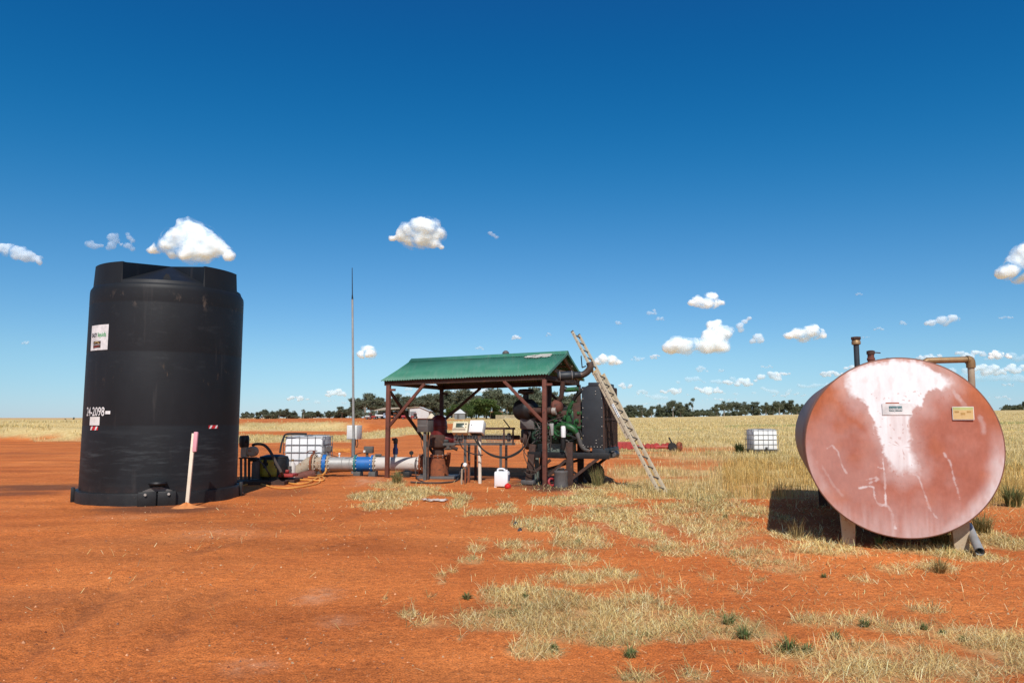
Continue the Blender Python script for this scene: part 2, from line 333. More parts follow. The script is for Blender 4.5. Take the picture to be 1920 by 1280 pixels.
# dry grass cover: blobs laid out on the ground (photo px -> world once, here)
MATS = [ # cx, cy, rx, ry, density
 (1050,1165,150,42,1),(960,1165,80,25,.9),(1150,1195,85,30,1),(1010,1222,68,20,1),(960,1118,95,15,.9),(1095,1085,70,13,1),(1180,1080,60,18,1),(1200,1140,40,20,.8),
 (990,1048,70,9,.8),(885,1052,28,9,.7),(893,1025,24,8,.7),(960,1020,45,10,.7),(1060,1045,60,12,.8),
 (1005,986,58,11,.7),(1100,1010,60,25,.7),(1160,960,60,25,.8),(1205,1000,60,45,.8),(1130,940,70,16,.9),(1040,940,40,10,.6),
 (760,930,100,14,.8),(730,946,45,8,.7),(862,938,24,14,.7),(900,962,35,7,.5),(950,950,20,8,.6),(872,968,12,8,.7),
 (1290,985,70,45,.55),(1350,1010,70,35,.6),(1420,1040,80,25,.6),(1330,955,80,25,.6),(1430,960,30,30,.5),(1290,930,90,16,.6),(1470,1062,50,12,.5),
 (1560,1030,140,13,.8),(1690,1030,130,13,.9),(1780,1025,60,25,.9),(1870,1015,70,25,.8),(1500,1010,40,10,.5),
 (1330,1085,30,14,.8),(1240,1080,30,12,.5),(1390,1110,45,9,.4),(1270,1105,35,8,.5),(1420,1085,40,10,.5),
 (1250,1160,60,20,.7),(1390,1185,110,30,.85),(1480,1225,130,32,1),(1560,1165,140,20,.7),(1640,1215,150,35,1),(1800,1195,140,28,.9),(1780,1250,200,40,1),(1930,1240,120,70,1),(1560,1260,90,25,.8),(1350,1222,90,14,.7),
 (1190,1270,60,14,.9),(1300,1265,50,20,.9),(1450,1300,90,20,.7),(1700,1330,260,60,1),(1240,1320,80,25,.8),
 (1700,1182,120,20,.9),(1600,1250,150,40,1),(1850,1215,90,30,1),(1420,1255,100,25,.9),(1150,1170,60,30,1),(1290,1195,50,16,.8),
 (1735,1143,48,13,.7),(1762,1066,36,13,.8),(1668,1064,32,9,.6),
 (766,1146,17,8,.9),(722,1123,13,5,.7),(770,1120,13,6,.7),(808,1117,22,7,.8),(828,1078,13,7,.7),(850,1072,14,5,.5),(828,1092,10,4,.6),(862,1198,8,5,.5),(905,1010,20,4,.6),
 (1500,1085,30,8,.4),(1610,1085,20,6,.4),(1100,1048,30,6,.7),(740,908,26,8,.5),(1120,905,40,10,.6),(1180,915,50,12,.5),
]
_mw = []
for cx, cy, rx, ry, d in MATS:
    c = G(cx, cy); e = G(cx + rx, cy); n = G(cx, cy + ry); f = G(cx, cy - ry); _mw.append((c.x, c.y, abs(e.x - c.x), abs(f.y - n.y) / 2, d))
def mats(x, y):
    q = np.zeros_like(x)
    nx = (fbm(x * 1.3, y * 1.3, 3, 21) - .5); ny = (fbm(x * 1.3 + 50, y * 1.3, 3, 22) - .5)
    for cx, cy, rx, ry, d in _mw:
        q = np.maximum(q, d * (1 - sstep(.55, 1.15, np.sqrt(((x - cx) / rx) ** 2 + ((y - cy) / ry) ** 2) + 1.5 * (nx + ny) )))
    return q
def field(x, y):
    """cover of tall dry grass, 0..1, from about 14 m outwards"""
    z = gz(x, y); px, py = proj(x, np.maximum(y, .5), z)
    n = fbm(x * .22, y * .22, 4, 31); n2 = fbm(x * .05, y * .12, 3, 33)
    f = np.zeros_like(x)
    right = sstep(1120, 1180, px)
    f = np.maximum(f, right * sstep(846, 830, py + 30 * (n - .5)))                               # open field on the right
    oat = sstep(1300, 1400, px + 160 * (n - .5)) * sstep(935, 905, py + 60 * (n - .5))
    f = np.maximum(f, oat)
    f = np.maximum(f, .7 * right * sstep(.52, .66, n + .18 * sstep(900, 846, py)) * (py < 935))    # patches among red soil
    f = f * (1 - .85 * np.exp(-((py - 869) / 8) ** 2) * sstep(1430, 1330, px) * sstep(.38, .55, n + .1))    # red strip
    f = f * (1 - .8 * np.exp(-((py - 843) / 5) ** 2) * (px > 1270) * (px < 1390))
    f = np.where((px > 1840) & (py < 958) & (py > 790), np.maximum(f, sstep(958, 930, py)), f)
    mid = sstep(640, 700, px) * (1 - right)
    strip = np.exp(-((py - 812 - 4 * np.sin(px * .03)) / 8) ** 2)
    f = np.maximum(f, mid * sstep(.35, .6, strip * (.55 + .9 * n)))
    f = np.maximum(f, mid * sstep(860, 920, px) * sstep(832, 815, py + 25 * (n - .5)))
    f = np.maximum(f, mid * sstep(.3, .5, n2) * (py < 794) * sstep(800, 850, px))
    lf = sstep(640, 560, px)
    f = np.maximum(f, sstep(700, 620, px) * sstep(.30, .55, np.exp(-((py - 800) / 9) ** 2) * (.6 + .8 * n)) * (px > 160))
    f = np.maximum(f, (px > 440) * (px < 660) * sstep(.42, .6, np.exp(-((py - 822) / 9) ** 2) * (.4 + 1.1 * n)))
    f = np.maximum(f, (px <= 440) * sstep(822, 817, py + 8 * (n - .5)))
    f = np.maximum(f, .9 * (px <= 440) * (px > 60) * np.exp(-((py - 824.5) / 2.2) ** 2) * sstep(.3, .5, n))
    f = np.where(np.hypot(x, y) > 420, .75, f)
    f = np.where(y < 13, 0, f)
    return np.clip(f, 0, 1), px, py

# ------------------------------------------------------------------ ground mesh (one sheet to the horizon)
def build_ground():
    an = np.concatenate([np.linspace(-58, 58, 560), np.linspace(62, 298, 58)]) * math.pi / 180
    rs = [.6]
    while rs[-1] < 12000: rs.append(rs[-1] * (1.0095 if rs[-1] < 60 else 1.02 if rs[-1] < 400 else 1.09) + (.0 if rs[-1] > 3 else .1))
    rs = np.array(rs); A, Rr = np.meshgrid(an, rs); X = (np.sin(A) * Rr).ravel(); Y = (np.cos(A) * Rr).ravel(); Z = gz(X, Y)
    nA = len(an); nR = len(rs)
    X = np.append(X, 0); Y = np.append(Y, 0); Z = np.append(Z, 0)
    i, k = np.meshgrid(np.arange(nR - 1), np.arange(nA), indexing='ij'); k2 = (k + 1) % nA
    q = np.stack([i * nA + k, (i + 1) * nA + k, (i + 1) * nA + k2, i * nA + k2], -1).reshape(-1, 4)
    fs = q.tolist() + [(nR * nA, j, (j + 1) % nA) for j in range(nA)]
    me = bpy.data.meshes.new('ground'); me.from_pydata(np.stack([X, Y, Z], 1).tolist(), [], fs)
    fl, px, py = field(X, Y); r = np.hypot(X, Y)
    straw = np.maximum(fl * .96, mats(X, Y) * .5)
    straw = np.where((Y < 2) & (r < 400), 0, straw)
    # dark oily / damp earth under the pump shed, by the tank and in wheel tracks
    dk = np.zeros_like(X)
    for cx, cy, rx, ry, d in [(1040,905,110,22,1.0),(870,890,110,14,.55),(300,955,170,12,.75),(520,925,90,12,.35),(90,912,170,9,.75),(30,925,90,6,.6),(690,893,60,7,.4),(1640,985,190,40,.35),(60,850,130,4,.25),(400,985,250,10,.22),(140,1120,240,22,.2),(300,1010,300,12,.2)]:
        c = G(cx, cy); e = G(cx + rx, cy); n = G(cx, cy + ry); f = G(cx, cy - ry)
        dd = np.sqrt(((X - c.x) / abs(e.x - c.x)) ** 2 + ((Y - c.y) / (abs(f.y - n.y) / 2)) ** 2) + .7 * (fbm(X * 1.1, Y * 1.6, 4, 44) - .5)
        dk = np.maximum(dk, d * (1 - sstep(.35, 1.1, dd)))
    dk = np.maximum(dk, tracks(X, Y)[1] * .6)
    pale = np.zeros_like(X)
    for cx, cy, rx, ry, d in [(1090,945,60,14,.7),(250,970,110,8,.2),(600,1115,60,22,.5),(640,1160,60,18,.4),(470,1245,70,22,.35),(420,1000,120,12,.25),(1080,930,40,8,.6),(700,905,70,8,.5),(1180,980,100,40,.3),(1340,1000,100,50,.25)]:
        c = G(cx, cy); e = G(cx + rx, cy); n = G(cx, cy + ry); f = G(cx, cy - ry)
        dd = np.sqrt(((X - c.x) / abs(e.x - c.x)) ** 2 + ((Y - c.y) / (abs(f.y - n.y) / 2)) ** 2) + .9 * (fbm(X * 1.6, Y * 1.6, 4, 47) - .5)
        pale = np.maximum(pale, d * (1 - sstep(.1, 1.2, dd)) * (.3 + .7 * sstep(.35, .7, fbm(X * 11, Y * 11, 2, 48))))
    green = .45 * np.exp(-((py - 806) / 1.3) ** 2) * (px > 1180) * (r > 30) * sstep(.4, .6, fbm(X * .15, Y * .1, 3, 62)) + sstep(.52, .62, fbm(X * .02, Y * .05, 3, 61)) * (r > 60) * .0 + .8 * np.exp(-((py - 795 - (1700 - px) * .012) / 2.0) ** 2) * (px > 1360) * (r > 30)
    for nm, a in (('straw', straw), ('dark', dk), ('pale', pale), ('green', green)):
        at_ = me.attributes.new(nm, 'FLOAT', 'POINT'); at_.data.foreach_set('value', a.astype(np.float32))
    me.polygons.foreach_set('use_smooth', [True] * len(me.polygons))
    m, n, L, p = new_mat('red_soil_and_dry_grass'); p.inputs['Roughness'].default_value = .95; p.inputs['Specular IOR Level'].default_value = .12
    tc = n.new('ShaderNodeTexCoord')
    def noise(sc, det=6, ro=.6, st=(1, 1, 1)):
        mp = n.new('ShaderNodeMapping'); mp.inputs['Scale'].default_value = st; L.new(tc.outputs['Object'], mp.inputs[0])
        z = n.new('ShaderNodeTexNoise'); z.inputs['Scale'].default_value = sc; z.inputs['Detail'].default_value = det; z.inputs['Roughness'].default_value = ro; L.new(mp.outputs[0], z.inputs['Vector']); return z.outputs['Fac']
    def ramp(f, stops):
        r_ = n.new('ShaderNodeValToRGB'); e = r_.color_ramp.elements
        e[0].position, e[0].color = stops[0][0], c4(stops[0][1]); e[1].position, e[1].color = stops[-1][0], c4(stops[-1][1])
        for s_ in stops[1:-1]: k_ = e.new(s_[0]); k_.color = c4(s_[1])
        L.new(f, r_.inputs[0]); return r_.outputs[0]
    def mix(f, a, b, mode='MIX'):
        x = n.new('ShaderNodeMix'); x.data_type = 'RGBA'; x.blend_type = mode
        if isinstance(f, float): x.inputs[0].default_value = f
        else: L.new(f, x.inputs[0])
        for s_, v in ((6, a), (7, b)):
            if isinstance(v, tuple): x.inputs[s_].default_value = c4(v)
            else: L.new(v, x.inputs[s_])
        return x.outputs[2]
    def attr(nm):
        a = n.new('ShaderNodeAttribute'); a.attribute_name = nm; return a.outputs['Fac']
    base = ramp(noise(.35, 5), [(.3, (.50, .135, .034)), (.5, (.60, .178, .045)), (.72, (.68, .225, .062))])
    streak = ramp(noise(.55, 6, .6, (.22, 1.6, 1)), [(.33, (.60, .58, .60)), (.5, (.98, .97, .97)), (.68, (1.2, 1.18, 1.12))])
    base = mix(.55, base, streak, 'MULTIPLY')
    fine = ramp(noise(14, 8, .75), [(.32, (.58, .55, .56)), (.5, (1, 1, 1)), (.68, (1.3, 1.3, 1.3))])
    base = mix(.8, base, fine, 'MULTIPLY')
    grit = ramp(noise(75, 3, .6), [(.36, (.42, .40, .40)), (.5, (1, 1, 1)), (.66, (1.42, 1.36, 1.3))])
    base = mix(.75, base, grit, 'MULTIPLY')
    mot = ramp(noise(1.3, 7, .7), [(.32, (.70, .67, .72)), (.5, (1, 1, 1)), (.7, (1.14, 1.16, 1.2))])
    base = mix(.6, base, mot, 'MULTIPLY')
    peb = ramp(noise(42, 2, .5), [(.68, (0, 0, 0)), (.73, (1, 1, 1))])
    base = mix(peb, base, (.56, .30, .16))
    base = mix(attr('pale'), base, (.62, .36, .22))
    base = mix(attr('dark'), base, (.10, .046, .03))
    sn = ramp(noise(3.2, 6, .65), [(.3, (.52, .37, .16)), (.5, (.65, .50, .24)), (.72, (.76, .62, .34))])
    band = ramp(noise(.06, 4, .6, (.22, 1.3, 1)), [(.36, (.72, .72, .62)), (.66, (1.12, 1.08, 1.0))])
    sn = mix(.8, sn, band, 'MULTIPLY')
    base = mix(attr('straw'), base, sn)
    base = mix(attr('green'), base, (.20, .25, .07))
    L.new(base, p.inputs['Base Color'])
    b1 = n.new('ShaderNodeBump'); b1.inputs['Strength'].default_value = .8; b1.inputs['Distance'].default_value = .05; L.new(noise(5, 8, .65), b1.inputs['Height'])
    b2 = n.new('ShaderNodeBump'); b2.inputs['Strength'].default_value = .8; b2.inputs['Distance'].default_value = .012; L.new(noise(60, 4, .6), b2.inputs['Height']); L.new(b1.outputs[0], b2.inputs['Normal'])
    L.new(b2.outputs[0], p.inputs['Normal'])
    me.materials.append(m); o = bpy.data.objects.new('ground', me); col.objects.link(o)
    tag(o, 'bare red earth with dry straw patches running out to golden fields', 'ground', kind='structure')
build_ground()

# ------------------------------------------------------------------ grass (stuff)
def leaf_mat(name, tr=.35, rough=.8):
    m, n, L, p = new_mat(name); n.remove(p)
    a = n.new('ShaderNodeAttribute'); a.attribute_name = 'tint'
    d = n.new('ShaderNodeBsdfDiffuse'); t = n.new('ShaderNodeBsdfTranslucent'); x = n.new('ShaderNodeMixShader'); x.inputs[0].default_value = tr
    L.new(a.outputs['Color'], d.inputs[0]); L.new(a.outputs['Color'], t.inputs[0]); L.new(d.outputs[0], x.inputs[1]); L.new(t.outputs[0], x.inputs[2])
    L.new(x.outputs[0], n['Material Output'].inputs['Surface']); return m
M['straw'] = leaf_mat('dry_grass_blades', .3); M['leaf'] = leaf_mat('leaves', .25)
def blades(name, P, h, w, lean, azi, colr, bend=.5, m='straw', two=True, parent=None, base=(0, 0, 0)):
    """P (n,3) roots; one bent strip per blade"""
    n = len(P); t = np.stack([np.cos(azi), np.sin(azi), np.zeros(n)], 1)           # lean direction
    fa = azi + math.pi / 2 + rng.normal(0, .7, n); sd = np.stack([np.cos(fa), np.sin(fa), np.zeros(n)], 1) * (w / 2)[:, None]
    up = np.array([0, 0, 1.0])
    l1 = lean * (1 - bend); l2 = lean * (1 + bend)
    d1 = t * np.sin(l1)[:, None] + up * np.cos(l1)[:, None]; d2 = t * np.sin(l2)[:, None] + up * np.cos(l2)[:, None]
    p1 = P + d1 * (h * .55)[:, None]; p2 = p1 + d2 * (h * .45)[:, None]
    p2[:, 2] = np.maximum(p2[:, 2], P[:, 2] + .004)
    if two:
        V = np.stack([P - sd, P + sd, p1 + sd * .8, p1 - sd * .8, p2], 1).reshape(-1, 3); k = 5
        idx = np.arange(n)[:, None] * 5
        loops = np.concatenate([idx + [0, 1, 2, 3], idx + [3, 2, 4]], 1).ravel(); tot = np.tile([4, 3], n)
    else:
        V = np.stack([P - sd, P + sd, p2], 1).reshape(-1, 3); k = 3
        loops = np.arange(3 * n); tot = np.full(n, 3)
    V = V - np.array(base)
    me = bpy.data.meshes.new(name); me.vertices.add(len(V)); me.vertices.foreach_set('co', V.astype(np.float32).ravel())
    me.loops.add(len(loops)); me.loops.foreach_set('vertex_index', loops.astype(np.int32)); me.polygons.add(len(tot))
    me.polygons.foreach_set('loop_start', np.concatenate([[0], np.cumsum(tot)[:-1]]).astype(np.int32)); me.update(calc_edges=True)
    ca = me.attributes.new('tint', 'FLOAT_COLOR', 'POINT'); C = np.repeat(np.concatenate([colr, np.ones((n, 1))], 1), k, 0); ca.data.foreach_set('color', C.astype(np.float32).ravel())
    me.materials.append(M[m]); o = bpy.data.objects.new(name, me); col.objects.link(o)
    if parent: o.parent = parent
    return o
STRAW = np.array([[.82, .66, .31], [.88, .76, .44], [.74, .55, .23], [.58, .41, .18], [.80, .60, .25]])
def straw_cols(n, lo=.75, hi=1.15): return STRAW[rng.integers(0, len(STRAW), n)] * rng.uniform(lo, hi, (n, 1))
def near_mats():
    N = 1500000; x = rng.uniform(-5.5, 12.5, N); y = rng.uniform(4.2, 19.5, N)
    k = (np.abs(x) < y * .86 + .6); x = x[k]; y = y[k]
    d = mats(x, y); clump = fbm(x * 5, y * 5, 3, 71); d = d * sstep(.30, .60, clump * .65 + .35 * fbm(x * 14, y * 14, 2, 73) + .06 * (d > .8))
    stray = (rng.random(len(x)) < .016) * (.05 + sstep(-.5, 2.5, x - (12 - y) * .1))
    k = (rng.random(len(x)) < d * np.clip(.38 + .42 * 5.5 / y, .25, .75)) | (rng.random(len(x)) < stray)
    x = x[k]; y = y[k]; n = len(x); cl = fbm(x * 5, y * 5, 3, 71)
    z = gz(x, y)
    h = rng.uniform(.04, .15, n) * (1 + .3 * sstep(.55, .7, cl)); flat = rng.random(n) < .78
    lean = np.where(flat, rng.uniform(1.15, 1.54, n), rng.uniform(.35, 1.15, n)); w = rng.uniform(.003, .0062, n) * np.clip(y / 7, .8, 2.2)
    C = straw_cols(n, .7, 1.2) * (.80 + .55 * fbm(x * 2.1, y * 2.1, 3, 79))[:, None] * np.where(fbm(x * .7, y * .7, 2, 80) > .52, 1.0, .92)[:, None]; C = np.clip(C, 0, .92); gr = sstep(.56, .66, fbm(x * 1.1, y * 1.1, 3, 77)) * .6; gm = rng.random(n) < gr * .38
    C[gm] = np.array([.34, .37, .16]) * rng.uniform(.6, 1.2, (gm.sum(), 1)); dk = rng.random(n) < .14; C[dk] *= .45
    o = blades('straw_mat', np.stack([x, y, z], 1), h, w, lean, rng.uniform(0, 2 * math.pi, n), C, .25)
    tag(o, 'matted dry straw and short dead grass lying in patches on the red soil', 'dry grass', kind='stuff'); print('near blades', n)
near_mats()
def field_grass():
    N = 1100000; r = np.exp(rng.uniform(math.log(13), math.log(210), N)); a = rng.uniform(-.76, .76, N); x = r * np.sin(a); y = r * np.cos(a)
    f, px, py = field(x, y); cl = fbm(x * 1.4, y * 1.4, 3, 81)
    keep = rng.random(N) < f * np.clip(.10 + 1.0 * sstep(.35, .65, cl), 0, 1) * np.where(r < 60, .75, .5)
    keep &= ~((np.hypot(x - BT.x, y - BT.y) < 1.9))
    ax = (x - DT.x) * DA.x + (y - DT.y) * DA.y; pp = (x - DT.x) * DP.x + (y - DT.y) * DP.y
    keep &= ~((ax > -.3) & (ax < DL + .6) & (np.abs(pp) < 1.0))
    keep &= ~((x > -4.4) & (x < 2.7) & (y > 17) & (y < 23.5))
    x, y, r, px, py, cl = [q[keep] for q in (x, y, r, px, py, cl)]; n = len(x); z = gz(x, y)
    tall = sstep(1290, 1420, px) * sstep(34, 25, r) + .45 * (px < 445) + .12 * sstep(1150, 1290, px) * (r > 26)
    h = (rng.uniform(.07, .22, n) + tall * rng.uniform(.02, .19, n)) * (.6 + .9 * sstep(.35, .7, cl)) * np.where(r > 90, 1.3, 1)
    w = rng.uniform(.003, .007, n) * (r / 13) ** .95
    C = straw_cols(n, .5, 1.25); oat = (tall > .5) & (px > 1250); C[oat] = C[oat] * np.array([1.0, .88, .70])
    gm = rng.random(n) < (.06 + .3 * sstep(.5, .66, fbm(x * .25, y * .25, 3, 85))) * .5; C[gm] = np.array([.46, .42, .18]) * rng.uniform(.6, 1.2, (gm.sum(), 1))
    dk = rng.random(n) < .16 * sstep(90, 25, r); C[dk] *= .5
    o = blades('dry_grass', np.stack([x, y, z], 1), h, w, np.abs(rng.normal(0, .75, n)) + .1, rng.uniform(0, 2 * math.pi, n), C, .75)
    tag(o, 'tall dry oat grass and stubble covering the fields behind', 'dry grass', kind='stuff'); print('field blades', n)
field_grass()

def gravel():
    N = 9000; y = 4.3 + 11 * rng.random(N) ** 1.5; x = rng.uniform(-1, 1, N) * (y * .85 + .5); dens = .25 + .75 * sstep(.45, .65, fbm(x * .9, y * .9, 3, 91)) ; k = rng.random(N) < dens; x = x[k]; y = y[k]; n = len(x); z = gz(x, y)
    s = .003 + .010 * rng.random(n) ** 3 + .0005 * y; V = []; base_ = np.array([[1, 0, 0], [0, 1, 0], [-1, 0, 0], [0, -1, 0], [0, 0, .9]], float)
    a = rng.uniform(0, 6.28, n); ca, sa = np.cos(a), np.sin(a); j = rng.uniform(.6, 1.4, (n, 5, 1)); P = base_[None] * j * s[:, None, None]; X = P[..., 0] * ca[:, None] - P[..., 1] * sa[:, None] + x[:, None]; Y = P[..., 0] * sa[:, None] + P[..., 1] * ca[:, None] + y[:, None]; Z = P[..., 2] + z[:, None] - .001
    V = np.stack([X, Y, Z], -1).reshape(-1, 3); i = np.arange(n)[:, None, None] * 5; f = (i + np.array([[0, 1, 4], [1, 2, 4], [2, 3, 4], [3, 0, 4]])[None]).reshape(-1, 3)
    me = bpy.data.meshes.new('gravel'); me.from_pydata(V.tolist(), [], f.tolist()); cs = np.array([[.60, .30, .16], [.38, .13, .05], [.22, .08, .04], [.50, .36, .22], [.3, .11, .045], [.18, .10, .07], [.40, .15, .06]]); C = cs[rng.integers(0, len(cs), n)] * rng.uniform(.7, 1.2, (n, 1))
    ca_ = me.attributes.new('tint', 'FLOAT_COLOR', 'POINT'); ca_.data.foreach_set('color', np.repeat(np.concatenate([C, np.ones((n, 1))], 1), 5, 0).astype(np.float32).ravel()); me.materials.append(leaf_mat('pebbles', 0)); o = bpy.data.objects.new('gravel', me); col.objects.link(o); tag(o, 'small stones and clods scattered over the red soil', 'gravel', kind='stuff')
gravel()

def tuft(name, loc, n, h, lean, cols, label, cat='weed', group=None, w=.006, seeds=None, leafy=0):
    loc = Vector(loc); loc.z = gzf(loc.x, loc.y) - .005
    k = n; P = np.zeros((k, 3)); rr = rng.random(k) ** .6 * h * .22; a = rng.uniform(0, 2 * math.pi, k); P[:, 0] = rr * np.cos(a); P[:, 1] = rr * np.sin(a)
    C = np.array(cols)[rng.integers(0, len(cols), k)] * rng.uniform(.7, 1.2, (k, 1))
    o = blades(name, P, h * rng.uniform(.45, 1.05, k), np.full(k, w) * rng.uniform(.6, 1.3, k), rng.uniform(.05, lean, k), a + rng.normal(0, .5, k), C, .45, 'leaf')
    o.location = loc; return tag(o, label, cat, group)
GRN = [(.13, .21, .07), (.17, .25, .09), (.24, .28, .12)]; DRY = [(.45, .33, .14), (.34, .25, .11), (.24, .19, .08)]; OLV = [(.16, .17, .07), (.24, .22, .09), (.40, .31, .14)]
for px, py, h in [(1365,1168,.17),(1395,1196,.2),(1480,1222,.2),(1512,1222,.15),(1622,1176,.12),(1567,1198,.13),(1768,1190,.1),(1733,1182,.09),(1806,1203,.1),(876,1122,.13),(1040,1218,.12),(1083,1020,.16),(1360,972,.15),(1182,1232,.12),(985,1122,.13),(1545,1080,.1)]:
    tuft('green_weed', G(px, py), 70 + int(300 * h), h * random.uniform(.55, .95), 1.5, GRN + OLV, 'low green weed growing among the dry straw in the foreground', 'weed', 'green weeds in the straw', .008)
tuft('spiky_grass_tuft', G(744, 906), 170, .42, 1.2, OLV, 'spiky olive green tuft at the foot of the left front shed post', 'weed', None, .011)
tuft('grass_tuft', G(1120, 910), 150, .62, .55, OLV, 'tall pale green grass clump in front of the engine beside the ladder shadow', 'weed', None, .009)
tuft('dry_weed', G(1660, 1012), 160, .34, .9, [(.09, .06, .05), (.16, .10, .06), (.3, .22, .1)], 'dark brown dry weed under the middle of the rusty tank end', 'weed', None, .009)
tuft('green_shoot', G(1647, 1022), 40, .16, .8, GRN, 'bright green shoot just below the rusty tank end', 'weed', None, .014)
tuft('dry_bush', G(1765, 1022), 420, .38, 1.2, DRY, 'tangled straw coloured bush by the right front leg of the rusty tank', 'weed', None, .007)
tuft('dry_bush', G(1842, 1000), 420, .4, 1.2, DRY + OLV, 'tangled green and straw bush right of the rusty tank above the drain pipe', 'weed', None, .007)
tuft('dry_bush', G(1762, 1072), 140, .22, 1.3, DRY, 'dry twiggy tuft on bare soil left of the drain pipe end', 'weed', None, .007)
tuft('dry_weed', G(1495, 1012), 60, .36, .7, DRY, 'thin dead weed standing in the shadow left of the rusty tank', 'weed', None, .006)
tuft('green_grass_tuft', G(1900, 950), 350, .5, .8, [(.12, .15, .06), (.2, .2, .08)], 'dark green grass clump at the right edge behind the rusty tank', 'weed', None, .009)
tuft('dark_bush', (10.6, 34.6, 0), 220, .6, 1.0, [(.04, .06, .025), (.07, .09, .035)], 'dark green weed against the left side of the caged white container in the field', 'weed', None, .03)
# ------------------------------------------------------------------ trees
def leaf_cloud(name, centres, radii, per, size, cols, parent, flat=.75):
    cs = []; 
    P = []; C = []; 
    for (c, r) in zip(centres, radii):
        k = int(per * (r / 1.0) ** 1.6) + 20
        d = rng.normal(size=(k, 3)); d /= np.linalg.norm(d, axis=1)[:, None]
        rad = r * (rng.random(k) ** .45) * (1 + .25 * np.sin(d[:, 0] * 5 + d[:, 2] * 4 + c[0]))
        p = np.array(c) + d * rad[:, None] * np.array([1, 1, flat]); P.append(p)
        C.append(np.array(cols)[rng.integers(0, len(cols), k)] * rng.uniform(.75, 1.25, (k, 1)))
    P = np.concatenate(P); C = np.concatenate(C); n = len(P)
    u = rng.normal(size=(n, 3)); u[:, 2] -= .3; u /= np.linalg.norm(u, axis=1)[:, None]
    v = np.cross(u, rng.normal(size=(n, 3))); v /= np.linalg.norm(v, axis=1)[:, None]
    s = size * rng.uniform(.6, 1.3, (n, 1)); V = np.stack([P - u * s, P + v * s * .42, P + u * s, P - v * s * .42], 1).reshape(-1, 3)
    me = bpy.data.meshes.new(name); me.vertices.add(4 * n); me.vertices.foreach_set('co', V.astype(np.float32).ravel())
    me.loops.add(4 * n); me.loops.foreach_set('vertex_index', np.arange(4 * n, dtype=np.int32)); me.polygons.add(n); me.polygons.foreach_set('loop_start', np.arange(0, 4 * n, 4, dtype=np.int32)); me.update(calc_edges=True)
    ca = me.attributes.new('tint', 'FLOAT_COLOR', 'POINT'); ca.data.foreach_set('color', np.repeat(np.concatenate([C, np.ones((n, 1))], 1), 4, 0).astype(np.float32).ravel())
    me.materials.append(M['leaf']); o = bpy.data.objects.new(name, me); col.objects.link(o); o.parent = parent; return o
EUC = [(.135, .155, .10), (.16, .175, .115), (.12, .14, .09), (.20, .20, .13)]  # leaf tones greyed and lightened to stand in for distance haze
BUSH = [(.07, .115, .035), (.10, .15, .05), (.055, .095, .03), (.14, .165, .06)]
M['bark'] = mat('pale_bark', (.34, .29, .24), (.16, .13, .11), 2, .8, .9, bump=0)
M['bark_dark'] = mat('dark_bark', (.10, .08, .065), (.06, .05, .04), 2, .8, .9, bump=0)
